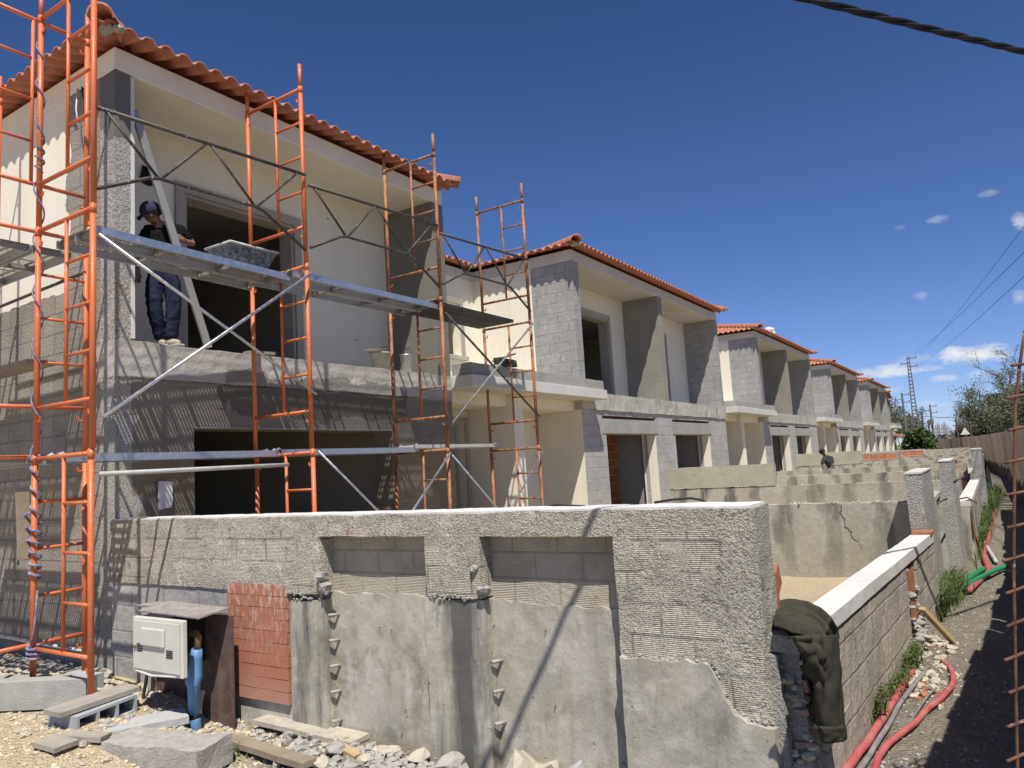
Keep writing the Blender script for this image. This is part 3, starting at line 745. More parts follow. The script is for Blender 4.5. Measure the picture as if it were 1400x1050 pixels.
m = MB(); m.rough_box(-6.25, -.965, G+.006, G+.256, 1.49, 1.513, .04, .006); m.build('pale_top', 'cap_white', gw)  # white layer puts the sunlit look of the wall top into colour
m = MB(); m.rough_box(-6.262, -4.735, G+.012, G+.13, -.1, 1.0, .04, .007); m.build('block_base', 'facade_block', gw)
m = MB()
m.rough_box(-4.08, -3.76, G+.01, G+.13, -.2, 1.0, .04, .006, top=lambda x, y: .95+.06*(x+4.0)+.03*noise.noise(Vector((x*9, 0, 1))), seed=2)
m.rough_box(-2.90, -2.48, G+.006, G+.13, -.2, 1.03, .04, .006, top=lambda x, y: 1.02+.025*noise.noise(Vector((x*9, 0, 5))), seed=6)
m.build('concrete_post', 'stained_concrete', gw)
m = MB(); m.rough_box(-1.648, -.935, G-.035, G+.1, -.2, .8, .03, .006, top=broken, seed=9); m.build('concrete_plinth', 'smooth_concrete', gw)
m = MB()                      # crumbly lumps along the breaks
for i in range(90):
    x = random.uniform(-1.63, -.97); m.lump((x, G-.01, broken(x, 0)+random.uniform(-.005, .012)), random.uniform(.005, .013), i)
for i in range(26):
    x = random.uniform(-2.88, -2.5); m.lump((x, G+.0, 1.03+random.uniform(-.015, .015)), random.uniform(.005, .012), i)
for i in range(26):
    x = random.uniform(-4.05, -3.72); m.lump((x, G+.01, .97+.06*(x+4)+random.uniform(-.015, .02)), random.uniform(.005, .014), i)
for x, z, r in ((-2.52, 1.2, .03), (-3.74, 1.12, .045), (-3.72, 1.05, .05), (-2.46, 1.08, .04)):
    m.lump((x, G-.005, z), r, int(x*100) % 17)
m.build('broken_mortar', 'concrete_lump', gw)
m = MB()
for k in range(10):
    z0 = .275+k*.0775; dx = .006*math.sin(k*2.1)
    m.rough_box(-4.725+dx, -4.10+dx*.4, G-.004, G+.03, z0, z0+.0745, .1, .003, seed=k)
m.build('brick_panel', 'brick_slats', gw)
m = MB(); m.rough_box(-4.735, -4.09, G+.028, G+.12, -.1, 1.05, .1, .003); m.build('brick_backing', 'plain_concrete', gw)
for x, zs in ((-3.765, (.86, .70, .54, .38, .20)), (-2.49, (.68, .52, .35)), (-1.65, (.69, .52, .35))):
    for z in zs:
        m = MB(); sx = 1 if x < -2 else -1
        m.tube([(x+.05*sx, G+.10, z), (x+.03*sx, G+.03, z+.006)], .0105, 8); m.build('pipe_stub', 'stone_grey', gw, smooth=True)
for x, z in ((-3.25, .79), (-3.16, .33), (-2.14, .86), (-3.35, .80), (-2.11, .47), (-3.2, .18)):
    m = MB(); m.tube([(x, G+.12, z), (x-.003, G+.086, z+.003)], .003, 6); m.build('nail', 'rebar_rust', gw)
m = MB(); m.rough_box(-.99, -.95, G+.27, G+.30, 1.0, 1.17, .05, .006); m.obox((-.965, G+.36, 1.12), (.004,0,0), (0,.05,.03), (0,-.02,.05)); m.build('brick_shard', 'clay', gw)

# partition walls between the gardens
pw_lab = ['stained garden partition wall right behind the front garden wall, cracked near its right end',
          'stained garden partition wall with a taller rough piece on its left end', 'third stained partition wall back, plain with a pale crumbling top',
          'fourth stained partition wall back, in front of the bending worker', 'fifth stained partition wall back, carrying a taller rough piece behind the worker',
          'partition wall topped by a long course of orange bricks', 'partition wall topped by a shorter course of orange bricks on the right']
rows = [8.0, 12.1, 16.3, 20.5, 24.75, 29.0, 33.3, 37.9, 42.2, 46.5, 51, 55.3, 59.6]
for i, yy in enumerate(rows):
    x1 = -.62 + .0*yy
    zt = 1.2 if i else 1.195
    lab = pw_lab[i] if i < len(pw_lab) else 'low stained partition wall among the far gardens'
    p = thing('partition_wall', lab, 'wall', (-3, yy, 0), 'stained partition walls between the gardens')
    m = MB(); x0_ = (-2.78, -4.7, -4.5)[i] if i < 3 else -5.4
    m.rough_box(x0_, x1, yy, yy+.15, .0, zt, .1 if i < 3 else .25, .006, top=lambda x, y: zt+.008*noise.noise(Vector((x*5, y*5, i*3.)))); m.build('wall', 'stained_wall', p)
    m = MB()
    for k in range(40 if i < 5 else 12):
        x = random.uniform(x0_, x1-.05); m.lump((x, yy+random.uniform(.0, .14), zt+.004), random.uniform(.008, .022)*(1+.3*(i > 2)), k, .6)
    m.build('crumbled_top', 'stone_pale', p)
    if i == 1: m = MB(); m.rough_box(-4.69, -2.97, yy-.012, yy+.12, 1.215, 1.555, .08, .006); m.build('upper_course', 'tan_wall', p)
    if i == 4: m = MB(); m.rough_box(at(1090, 640, yy).x, at(1180, 640, yy).x, yy-.012, yy+.12, 1.215, 1.6, .1, .006); m.build('upper_course', 'tan_wall', p)
    if i == 5:
        m = MB(); a_, b_ = at(1180, 626, yy).x, at(1227, 626, yy).x; m.box(a_, b_, yy-.01, yy+.12, 1.215, at(1200, 620, yy).z); m.build('brick_course', 'red_brick', p)
        m = MB(); z_ = at(1200, 620, yy).z; m.rough_box(a_-.05, b_+.05, yy-.02, yy+.14, z_+.004, z_+.07, .2, .008); m.build('coping', 'plain_concrete', p)
    if i == 6:
        m = MB(); a_, b_ = at(1234, 623, yy).x, at(1262, 623, yy).x; m.box(a_, b_, yy-.01, yy+.12, 1.215, at(1245, 617, yy).z); m.build('brick_course', 'red_brick', p)
        m = MB(); z_ = at(1245, 617, yy).z; m.rough_box(a_-.1, b_+.1, yy-.02, yy+.14, z_+.004, z_+.06, .2, .008); m.build('coping', 'plain_concrete', p)
    if i == 0:
        m = MB(); pts = [(-1.36+.16*t*t+.012*math.sin(t*23)+.008*math.sin(t*61), yy-.001, 1.18-.42*t) for t in [k/22 for k in range(23)]]
        m.tube(pts, [.0035-.002*k/22 for k in range(23)], 5); m.build('crack', 'dark_cavity', p)

# side wall along the alley
def xs(y): return -.80 + .055*(y-3.5) if y < 7.7 else -.565 + .012*(y-7.7)
sw = thing('side_wall', 'low side wall along the alley with broad white capping and an orange brick gap', 'wall', (-.8, 5.5, 0))
def slab_along(mb, y0, y1, dx0, dx1, z0, z1, res=.07, amp=.006, seed=0):
    t = MB(); t.rough_box(dx0, dx1, y0, y1, z0, z1, res, amp, seed=seed)
    mb.add([(v[0]+xs(v[1]), v[1], v[2]) for v in t.v], t.f); return mb
m = MB()
slab_along(m, 3.68, 6.18, -.135, 0, -.3, .862, .06, .008); slab_along(m, 6.62, 7.7, -.135, 0, -.3, .862, .06, .008); slab_along(m, 6.17, 6.63, -.135, -.075, -.3, .862)
m.build('wall', 'side_blocks', sw)
m = MB(); slab_along(m, 3.74, 7.68, -.142, .012, .864, .94, .06, .003); m.build('capping', 'cap_white', sw)
m = MB(); slab_along(m, 6.25, 6.56, -.074, -.012, .42, .85, .07, .008); m.build('exposed_brick', 'clay', sw)
m = MB()
for i in range(34): m.lump((xs(6.4)+random.uniform(-.05, .02), random.choice((6.2, 6.6))+random.uniform(-.05, .05), random.uniform(.2, .85)), random.uniform(.012, .035), i)
for i in range(22): m.lump((xs(6.4)+random.uniform(-.03, .05), random.uniform(6.2, 6.62), random.uniform(.30, .46)), random.uniform(.02, .045), i+3)
m.build('broken_mortar', 'concrete_lump', sw)
m = MB(); m.rough_box(xs(7.6)-.14, xs(7.6)+.02, 7.5, 7.7, .941, .965, .05, .008); m.build('brick_cap', 'clay', sw)
# broken start of the side wall next to the post
m = MB(); slab_along(m, 3.50, 3.68, -.18, -.02, -.3, .858, .04, .012, 4); slab_along(m, 3.445, 3.52, -.2, -.10, -.3, .858, .04, .010, 5)
slab_along(m, 3.47, 3.73, -.20, .0, .862, .935, .05, .004, 2); m.build('wall_end', 'roughcast', sw)
m = MB()
for i, (za, da, wd) in enumerate(((.16,.02,.05),(.25,.0,.07),(.37,.03,.04),(.46,.01,.075),(.60,.0,.06),(.69,.02,.085))): m.rough_box(xs(3.6)-.01-wd, xs(3.6)-.01, 3.485+da, 3.6, za, za+.022+.03*(i % 2)*(i > 3), .02, .016, seed=i*3., sc=9.)
m.build('exposed_brick_edge', 'brick_dusty', sw)
m = MB()
for i in range(70): m.lump((xs(3.6)+random.uniform(-.12, -.01), 3.48+random.uniform(0, .1), .1+random.uniform(0, .72)), random.uniform(.012, .035), i)
m.build('broken_mortar', 'stone_pale', sw)
m = MB(); m.beam((xs(6.45)+.03, 6.5, .5), (xs(6.45)+.2, 6.75, .2), .05, .03); tag(m.build('timber_wedge', 'fresh_wood', bevel=.004), 'pale split timber wedge leaning on the gap in the side wall', 'timber')
# posts and further lengths
def gate_post(y0, y1, zt, label, x0=-.735, x1=-.6, mat='roughcast'):
    p = thing('garden_post', label, 'wall post', ((x0+x1)/2, (y0+y1)/2, 0), 'rough garden posts along the alley')
    m = MB(); m.rough_box(x0, x1, y0, y1, -.2, zt, .05, .008, seed=y0); m.build('post', mat, p)
    m = MB(); m.rough_box(x0-.004, x1+.004, y0-.004, y1+.004, zt+.004, zt+.02, .08, .003); m.build('pale_top', 'white_render', p)  # white sheet paints the sun on the post top
    return p
gate_post(7.72, 8.95, 1.46, 'rough grey post with sunlit top at the end of the white-capped side wall', -.735, -.6)
mb_ = thing('meter_niche', 'low niche with dark slab leaning inside, between two rough posts', 'niche', (-.6, 9.6, 0))
m = MB(); m.rough_box(-.66, -.6, 8.96, 9.15, -.2, 1.12, .06, .006); m.rough_box(-.66, -.6, 9.95, 10.18, -.2, 1.12, .06, .006); m.rough_box(-.7, -.6, 8.96, 10.18, 1.122, 1.17, .08, .004); m.build('frame', 'plain_concrete', mb_)
m = MB(); m.box(-.70, -.662, 8.98, 10.16, -.2, 1.118); m.build('dark_slab', 'dark_cavity', mb_)
gate_post(10.2, 11.3, 1.5, 'second rough post along the alley, behind the niche', -.6, -.475)
s2 = thing('side_wall', 'far streaked length of side wall with pale capping beyond the posts', 'wall', (-.45, 15, 0))
m = MB(); m.rough_box(-.5, -.37, 11.4, 17.4, -.2, .88, .15, .006); m.build('wall', 'stained_concrete', s2)
m = MB(); m.rough_box(-.51, -.355, 11.4, 17.4, .884, .95, .15, .004); m.build('capping', 'cap_white', s2)
gate_post(18.6, 20.4, 1.52, 'slender pale post beside brick rubble at the far end of the alley wall', -.47, -.29, 'block_wall')
s3 = thing('side_wall', 'low rough wall beyond the slender pale post', 'wall', (-.6, 30, 0))
m = MB(); m.rough_box(-.75, -.6, 20.6, 60, -.2, .9, .4, .01); m.build('wall', 'roughcast', s3)
m = MB(); m.rough_box(-.76, -.59, 20.6, 60, .904, .95, .4, .006); m.build('capping', 'stone_pale', s3)
bs = thing('brick_stack', 'stack of red hollow bricks left of the slender pale post', 'bricks', (-.85, 20, 0))
for k in range(5):
    m = MB(); m.obox((-.80+.05*math.sin(k*2), 19.5+.1*k, .92+.085*k), (.10-.01*k,.03,0), (-.03,.16,0), (0,0,.038)); m.build('brick', 'brick_dusty', bs, bevel=.005)
m = MB(); m.rough_box(-.95, -.62, 19.3, 20.4, -.1, .86, .12, .02); m.build('brick_base', 'brick_dusty', bs)

# ---------------------------------------------------------------- ground
def ssm(a, b, x): t = min(1, max(0, (x-a)/(b-a))); return t*t*(3-2*t)
def gz(x, y):
    left = 1-ssm(-5.0, -4.1, x)
    z = .255*left + .08*(1-left)
    trench = ssm(2.95, 3.2, y)*ssm(-5.2, -4.5, x)*(1-ssm(-2.4, -1.6, x))*(1-ssm(3.6, 3.9, y))
    z = z*(1-trench) + .10*trench
    al = ssm(-1.25, -1.05, x) if y < 3.7 else ssm(-.98, -.93, x)
    z = z*(1-al) + .2*al
    near = (1-ssm(12, 20, abs(x)+abs(y-4)*.5))
    z += near*(.035*noise.noise(Vector((x*1.3, y*1.3, 0))) + .018*noise.noise(Vector((x*4, y*4, 3))) + .008*noise.noise(Vector((x*13, y*13, 7))))
    if y > 4 and -5.9 < x < -.9: z = -.05
    return z
def axis(lo, hi, fine, far):
    a = [lo]; 
    while a[-1] < hi-1e-6: a.append(min(hi, a[-1]+fine))
    st = fine; b = hi
    while b < far: st *= 1.45; b += st; a.append(min(b, far))
    st = fine; b = lo; pre = []
    while b > -far: st *= 1.45; b -= st; pre.append(max(b, -far))
    return pre[::-1] + a
ax, ay = axis(-9, 1., .055, 900), axis(1.2, 9., .055, 900)
m = MB(); nx_, ny_ = len(ax), len(ay)
m.add([(x, y, gz(x, y)) for y in ay for x in ax], [(j*nx_+i, j*nx_+i+1, (j+1)*nx_+i+1, (j+1)*nx_+i) for j in range(ny_-1) for i in range(nx_-1)])
m.build('ground', 'ground_soil', smooth=True, kind='structure')
m = MB()
m.grid(lambda u, v: (-6.26+5.5*u, 3.7+58*v, .47+.03*noise.noise(Vector((u*9, v*90, 0)))), 24, 300)
m.build('garden_gravel', 'sand_gravel', smooth=True, kind='structure')

# loose rubble that nobody could count
random.seed(11)
def scatter(name, mat, region, n, r0, r1, seed):
    rnd = random.Random(seed); m = MB()
    for i in range(n):
        x, y = region(rnd)
        r = r0 + (r1-r0)*rnd.random()**3
        m.lump((x, y, gz(x, y)+r*.2), r, rnd.random()*50, .6, 5)
    return m.build(name, mat, kind='stuff')
scatter('loose_stones', 'stone_sand', lambda q: (q.uniform(-8.3, -3.6), q.uniform(1.9, 3.42)), 5200, .003, .02, 1)
scatter('loose_stones', 'stone_pale', lambda q: (q.uniform(-8.3, -3.8), q.uniform(2.2, 3.42)), 700, .008, .04, 21)
scatter('loose_stones', 'stone_grey', lambda q: (q.uniform(-5, -1.6), q.uniform(2.6, 3.42)), 1500, .004, .03, 2)
scatter('loose_stones', 'stone_grey', lambda q: (q.uniform(-.82, .1), 4+q.random()**1.6*16), 2600, .002, .015, 3)
def alley_heap(q):
    k = q.choice((0, 1, 2)); c = ((-.62, 6.5), (-.6, 5.6), (-.5, 12.6))[k]; s_ = (.13, .1, .12)[k]
    return c[0]+q.gauss(0, s_), c[1]+q.gauss(0, s_*2.6)
scatter('crushed_rubble', 'stone_pale', alley_heap, 420, .008, .045, 5)
scatter('crushed_brick', 'clay', alley_heap, 60, .008, .035, 8)
def foot_heap(q):
    k = q.random(); x = -3.55+1.2*k; return x+q.gauss(0, .12), 3.36-abs(q.gauss(0, .12))
scatter('crushed_rubble', 'stone_grey', foot_heap, 500, .006, .04, 6)
scatter('crushed_rubble', 'stone_pale', lambda q: (-6.3+q.gauss(0, .5), 3.28-abs(q.gauss(0, .1))), 420, .008, .05, 7)

scatter('crushed_rubble', 'stone_pale', lambda q: (q.uniform(-9, -6.4), 3.42-abs(q.gauss(0, .12))), 900, .01, .06, 17)
scatter('crushed_rubble', 'stone_grey', lambda q: (q.uniform(-9, -6.2), 3.44-abs(q.gauss(0, .07))), 500, .015, .075, 18)
GC = 'broken concrete lumps lying along the foot of the garden wall'
LC = 'broken concrete lump lying in the rubble along the foot of the front garden wall'
rnd = random.Random(4)
for (px, py, r) in ((430,988,.05),(448,1000,.05),(415,1003,.035),(475,1010,.05),(410,1020,.05),(460,1028,.06),(545,1005,.045),(560,1020,.05),(575,1000,.05),(520,985,.03),(585,1030,.06),(500,1035,.04),(535,1030,.04),(380,1035,.03),(620,1046,.09),(345,1040,.03),(440,1040,.05),(480,1045,.05)):
    p = atz(px, py, .14); p.y = min(p.y, 3.36)
    m = MB(); m.lump((p.x, p.y, gz(p.x, p.y)+r*.35), r, rnd.random()*40, .75, 8)
    tag(m.build('concrete_lump', 'concrete_lump' if rnd.random() < .6 else 'stone_pale'), LC, 'rubble', GC)
m = MB(); m.lump((-2.17, 3.34, .1), .2, 3.3, .8, 12); tag(m.build('mortar_heap', 'stone_pale'), 'pale crumbly mortar heap at the foot of the second sunken panel', 'rubble')
# broken kerb piece standing and pipe stub at the lower edge
m = MB(); q = Vector((-1.86, 3.2, 0))
m.add([(q.x-.06, q.y, -.1), (q.x+.16, q.y-.02, -.1), (q.x+.03, q.y, .33), (q.x-.045, q.y, .28), (q.x-.06, q.y+.08, -.1), (q.x+.16, q.y+.06, -.1), (q.x+.03, q.y+.08, .34), (q.x-.045, q.y+.08, .29)],
      [(0,1,2,3),(7,6,5,4),(0,4,5,1),(1,5,6,2),(2,6,7,3),(3,7,4,0)]); tag(m.build('concrete_shard', 'block_new', bevel=.012), 'pointed grey concrete shard standing before the second sunken panel', 'rubble')
m = MB(); m.lathe((-2.0, 3.22, -.1), [(.03,0),(.03,.33),(.036,.335),(.036,.36),(.026,.36),(.024,.2)], 14); tag(m.build('pipe_end', 'grey_conduit', smooth=True), 'short upright grey pipe end left of the pointed concrete shard', 'pipe')
# slab chunk, kerb, hollow block, planks
m = MB(); m.rough_box(-.36, .36, -.14, .14, 0, .17, .05, .016, seed=3)
rt = Matrix.Rotation(rad(14), 3, 'Z')
m.v = [tuple(rt @ Vector(v) + Vector((-4.36, 2.72, .085))) for v in m.v]; tag(m.build('concrete_slab', 'stone_grey'), 'thick broken concrete slab on the sand before the meter cabinet', 'rubble')
m = MB(); m.rough_box(-.27, .27, -.12, .12, 0, .045, .06, .008, seed=8); rt = Matrix.Rotation(rad(66), 3, 'Z')
m.v = [tuple(rt @ Vector(v) + Vector((-4.83, 2.84, .215))) for v in m.v]; tag(m.build('thin_slab', 'block_new'), 'thin pale slab behind the thick broken slab', 'rubble')
def cblock(c, ang, L, D, H, label, mat='block_new', tilt=0):
    m = MB(); m.rough_box(-L/2, L/2, -D/2, D/2, 0, H, .05, .003, seed=L)
    rt = Matrix.Rotation(rad(ang), 3, 'Z') @ Matrix.Rotation(rad(tilt), 3, 'Y')
    m.v = [tuple(rt @ Vector(v) + Vector(c)) for v in m.v]
    return tag(m.build('concrete_block', mat), label, 'block')
cblock((-5.98, 2.66, .26), 29, 1.0, .13, .19, 'large smooth grey concrete block lying on the sand at the left edge', 'block_old')
cblock((-6.02, 3.06, .27), 12, .3, .17, .11, 'small pale block under the inner scaffold leg', 'cavity_block')
hb = thing('hollow_block', 'hollow grey block with three dark cells facing out, under a plank', 'block', (-5.19, 2.73, .25))
ang = rad(96); ca, sa = math.cos(ang), math.sin(ang)
def hbp(v): return (-5.19 + v[0]*ca - v[1]*sa, 2.73 + v[0]*sa + v[1]*ca, .245 + v[2] + .04*v[0])
m = MB(); m.panel('y', -.15, .15, -.21, .21, 0, .115, [(-.192+.134*k, -.192+.116+.134*k, .018, .097) for k in range(3)]); m.v = [hbp(v) for v in m.v]; m.build('shell', 'cavity_block', hb)
m = MB(); m.box(-.2, .2, .06, .12, .015, .10); m.v = [hbp(v) for v in m.v]; m.build('cell_shade', 'dark_cavity', hb)  # near-black bar across the cells paints their shade
def plank(p, q, w, h, label, mat='grey_wood', name='plank'):
    m = MB(); p, q = Vector(p), Vector(q); d = q-p; L = d.length
    m.rough_box(0, L, -w/2, w/2, -h/2, h/2, .08, .003, seed=L*7)
    d.normalize(); sd = Vector((0,0,1)).cross(d).normalized(); u = d.cross(sd)
    m.v = [tuple(p + d*v[0] + sd*v[1] + u*v[2]) for v in m.v]
    return tag(m.build(name, mat), label, 'plank')
plank((-5.17, 2.46, .375), (-5.2, 3.0, .392), .2, .03, 'worn grey plank on top of the hollow block under the scaffold leg')
plank((-4.98, 2.33, .285), (-4.78, 2.36, .27), .15, .028, 'short plank offcut lying flattest on the sand nearest the camera')
plank((-4.98, 2.44, .28), (-4.72, 2.56, .265), .10, .03, 'plank offcut behind the short flat one, pointing at the slab')
plank((-6.6, 2.75, .36), (-6.0, 2.95, .37), .12, .05, 'short timber lying behind the large grey block', 'grey_wood')
plank((-4.36, 3.42, .16), (-3.45, 3.42, .145), .17, .03, 'mortar-crusted white board lying along the foot of the garden wall', 'stone_pale', 'board')
plank((-4.35, 3.12, .13), (-3.45, 3.02, .15), .10, .035, 'rough timber batten in front of the mortar-crusted board', 'old_wood')
plank((-3.52, 3.28, .16), (-3.3, 3.25, .13), .06, .03, 'short yellowish timber offcut in the rubble', 'fresh_wood', 'offcut')

# ---------------------------------------------------------------- meter cabinet
mc = thing('meter_cabinet', 'pale meter cabinet on brown boards against the garden wall', 'cabinet', (-4.95, 3.15, .1))
m = MB(); m.box(-5.5, -4.52, 3.30, 3.325, .05, .85); m.build('back_board', 'plywood_brown', mc, bevel=.003)
m = MB(); m.obox((-4.87, 3.17, .898), (.35,.0,-.006), (0,.115,.012), (0,0,.007)); m.obox((-5.3, 3.24, .90), (.12,.01,0), (0,.07,.0), (0,0,.006)); m.build('top_board', 'weathered_board', mc, bevel=.003)
m = MB(); m.box(-5.09, -4.80, 2.985, 3.29, .53, .88); m.build('box', 'dark_cavity', mc)
m = MB(); m.box(-5.10, -4.53, 2.945, 2.983, .52, .885); m.build('door_frame', 'pale_plastic', mc, bevel=.008)
dr = MB(); dr.box(-5.075, -4.555, 2.935, 2.944, .545, .865); dr = dr.build('door', 'pale_plastic', mc, bevel=.004)
m = MB(); m.rough_box(-4.965, -4.70, 2.915, 2.934, .705, .825, .04, 0); w_ = m.build('viewing_window', 'pale_plastic', dr, bevel=.012)
m = MB()
for k in range(4):
    m.box(-5.03, -4.965, 2.931, 2.9345, .665+k*.014, .671+k*.014); m.box(-4.69, -4.62, 2.931, 2.9345, .645+k*.014, .651+k*.014)
m.build('vent', 'dark_cavity', dr)
m = MB(); m.lathe((-5.05, 2.932, .69), [(.0,-.008),(.012,-.008),(.012,.008),(0,.008)], 10); m.build('lock', 'brass', dr)
m = MB(); m.tube([(-5.06,2.945,.53),(-4.85,2.93,.518),(-4.6,2.945,.53)], .008, 6); m.build('lower_lip', 'pale_plastic', mc)
m = MB(); m.beam((-5.42, 3.28, .08), (-5.42, 3.27, .56), .05, .04); m.build('support_batten', 'grey_wood', mc)
m = MB(); m.tube([(-5.33,3.2,.52),(-5.34,3.18,.35),(-5.3,3.12,.2),(-5.18,3.05,.12)], .012, 8); m.build('cable', 'cable_black', mc, smooth=True)
bp = thing('water_pipe', 'blue sheathed water pipe rising to a brass elbow beside the cabinet', 'pipe', (-4.66, 3.12, .05))
m = MB(); m.tube([(-4.66,3.12,.05),(-4.665,3.12,.2),(-4.67,3.12,.22)], [.038,.038,.038], 12); m.tube([(-4.67,3.12,.235),(-4.675,3.12,.42),(-4.668,3.11,.45),(-4.675,3.13,.49),(-4.66,3.13,.60),(-4.65,3.13,.66)], [.038,.042,.052,.05,.04,.036], 12); m.build('sheath', 'blue_pipe', bp, smooth=True)
m = MB(); m.tube([(-4.67,3.12,.21),(-4.67,3.12,.24)], .04, 12); m.build('tape', 'cable_black', bp, smooth=True)
m = MB(); m.tube([(-4.65,3.13,.65),(-4.645,3.14,.73),(-4.67,3.14,.755),(-4.8,3.15,.755)], .024, 10); m.build('elbow', 'brass', bp, smooth=True)

# ---------------------------------------------------------------- scaffold
W = .80
def frame_proto(name, mat, label, ladder_out=True, pin=0.):
    t = thing(name, label, 'scaffold frame', (0, 0, 0))
    for x in (0, W):
        m = MB(); m.tube([(x,0,0),(x,0,1.76)], .0215, 10); m.tube([(x,0,1.74),(x,0,1.775+pin)], .0185, 10); m.tube([(x,0,1.70),(x,0,1.765)], .0245, 10); m.build('leg', mat, t, smooth=True)
    for z in (.35, 1.76-.02):
        m = MB(); m.tube([(0,0,z),(W,0,z)], .017, 8); m.build('cross_bar', mat, t, smooth=True)
    xr, xe = (W-.37, W) if ladder_out else (.37, 0)
    m = MB(); m.tube([(xr,0,.35),(xr,0,1.74)], .0145, 8); m.build('ladder_rail', mat, t, smooth=True)
    for z in (.70, 1.05, 1.40):
        m = MB(); m.tube([(xr,0,z),(xe,0,z)], .0125, 8); m.build('rung', mat, t, smooth=True)
    for x in (0, W):
        for z in (.25, 1.62):
            sx = 1 if x == 0 else -1
            m = MB(); m.tube([(x,0,z),(x+.05*sx,.0,z),(x+.058*sx,0,z+.03)], .008, 6); m.build('lock_pin', mat, t)
    return t
GF_ = 'scaffold frames along the balcony front'; GE_ = 'scaffold frames on the end wall side'
lift_z = (.25, 2.025, 3.80); lift_n = ('bottom', 'middle', 'top')
protos = {}
def put_frame(kind, mat, loc, rz, label, grp, lad, pin):
    key = (kind, mat, lad, pin)
    if key not in protos: t = protos[key] = frame_proto('scaffold_section', mat, label, lad, pin)
    else: t = copy_tree(protos[key])
    t.location = Vector(loc)*S; t.rotation_euler = (rnd.uniform(-.004,.004), rnd.uniform(-.004,.004), rz); t['label'] = label; t['group'] = grp
    return t
fr_desc = [(2.77, 'orange_paint', 'bright orange scaffold frame at the house corner'), (4.78, 'orange_paint', 'bright orange scaffold frame before the balcony doorway'),
           (6.80, 'rusty_paint', 'rusty orange scaffold frame before the right balcony pier'), (8.85, 'rusty_paint', 'rustiest scaffold frame, standing past the balcony before the entrance recess')]
for i, (yy, mt, lab) in enumerate(fr_desc):
    for k in range(3):
        put_frame('f', mt, (-6.1 + .015*math.sin(i*3+k), yy, lift_z[k] + (.0 if i else .03)), 0, f'{lab}, {lift_n[k]} lift', GF_, True, .22 if k == 2 else 0.)
for j, xx in enumerate((-6.16, -7.78)):
    for k in range(3):
        put_frame('e', 'orange_paint', (xx, 3.17, lift_z[k]+.05), rad(-90), f'orange scaffold frame endwise to the end wall, {("at the house corner", "cut by the picture edge")[j]}, {lift_n[k]} lift', GE_, k != 0 and k != 1 and True or False, .22 if k == 2 else 0.)
# decks: perforated steel planks with folded edges
def deck(name, p0, p1, across, z, label, mat='galvanised', n=2, perf=True, group=None):
    """planks from p0 to p1 (2-D), laid side by side along `across`"""
    p0, p1, ac = Vector((*p0, 0)), Vector((*p1, 0)), Vector((*across, 0)); d = p1-p0; L = d.length; d.normalize(); w = ac.length; ac.normalize()
    t = thing(name, label, 'scaffold deck', (p0.x, p0.y, z), group)
    pw = w/n
    def T(v): q = p0 + d*v[0] + ac*v[1]; return (q.x, q.y, z+v[2])
    for k in range(n):
        a, b2 = k*pw+.006, (k+1)*pw-.006
        m = MB()
        if perf:
            nx = int(L/.034); us = [L*i/nx for i in range(nx+1)]
            ws = [a]; 
            for fc, hw in ((.16, .016), (.5, .052), (.84, .016)):
                cc = a + (b2-a)*fc; ws += [cc-hw, cc+hw]
            ws.append(b2)
            vs = [T((u, w_, 0)) for u in [x for i in range(nx) for x in (us[i]+.0, us[i]+.0215)]+[L] for w_ in ws]
            nu, nw = 2*nx+1, len(ws); fs = []
            for i in range(nu-1):
                for j in range(nw-1):
                    if i % 2 == 1 and j % 2 == 1 and 3 < i < nu-4 and (i//2) % 12 > 0: continue
                    fs.append((i*nw+j, (i+1)*nw+j, (i+1)*nw+j+1, i*nw+j+1))
            m.add(vs, fs)
        else:
            q = MB(); q.box(0, L, a, b2, -.04, 0); m.add([T(v) for v in q.v], q.f)
        pl = m.build('plank', mat, t)
        if perf:
            q = MB(); q.box(0, L, a, a+.004, -.06, -.001); q.box(0, L, b2-.004, b2, -.06, -.001)
            q.box(0, L, a+.004, a+.022, -.06, -.057); q.box(0, L, b2-.022, b2-.004, -.06, -.057)
            s2_ = MB(); s2_.add([T(v) for v in q.v], q.f); s2_.build('edge_channel', mat, pl)
            for u in (L*.02, L*.34, L*.67, L*.97):
                q = MB(); q.box(u, u+.02, a+.005, b2-.005, -.045, -.004); s3_ = MB(); s3_.add([T(v) for v in q.v], q.f); s3_.build('stiffener', 'deck_under', pl)
    for u in (.03, L-.03):
        for wv in (.08, w-.08):
            q = MB(); q.tube([T((u-.05, wv, -.02)), T((u+.0, wv, .012)), T((u+.04, wv, -.01))], .012, 6); q.build('hook', 'galvanised', t)
    return t
GD = 'scaffold decks along the balcony front'
deck('scaffold_deck', (-5.31, 2.80), (-5.40, 4.66), (-.575, 0), 3.68, 'upper steel scaffold deck beside the worker, carrying the mortar tub', group=GD)
deck('scaffold_deck', (-5.36, 4.66), (-5.33, 6.80), (-.555, 0), 3.715, 'upper steel scaffold deck in the second bay, right of the mortar tub', group=GD)
deck('scaffold_deck', (-5.33, 6.72), (-5.33, 8.45), (-.60, 0), 3.745, 'black boarded upper scaffold deck, rightmost', 'black_board', 3, False, GD)
deck('scaffold_deck', (-5.74, 2.80), (-5.74, 4.80), (-.32, 0), 2.04, 'lower steel scaffold deck in the bay nearest the house corner', n=1, group=GD)
deck('scaffold_deck', (-5.70, 4.76), (-5.70, 6.80), (-.34, 0), 2.045, 'lower steel scaffold deck in the second bay', n=1, group=GD)
deck('scaffold_deck', (-5.62, 6.70), (-5.62, 8.40), (-.40, 0), 2.07, 'lower timber scaffold deck crusted with mortar, rightmost', 'rim_dusty', 1, False, GD)
GD2 = 'scaffold decks on the end wall side'
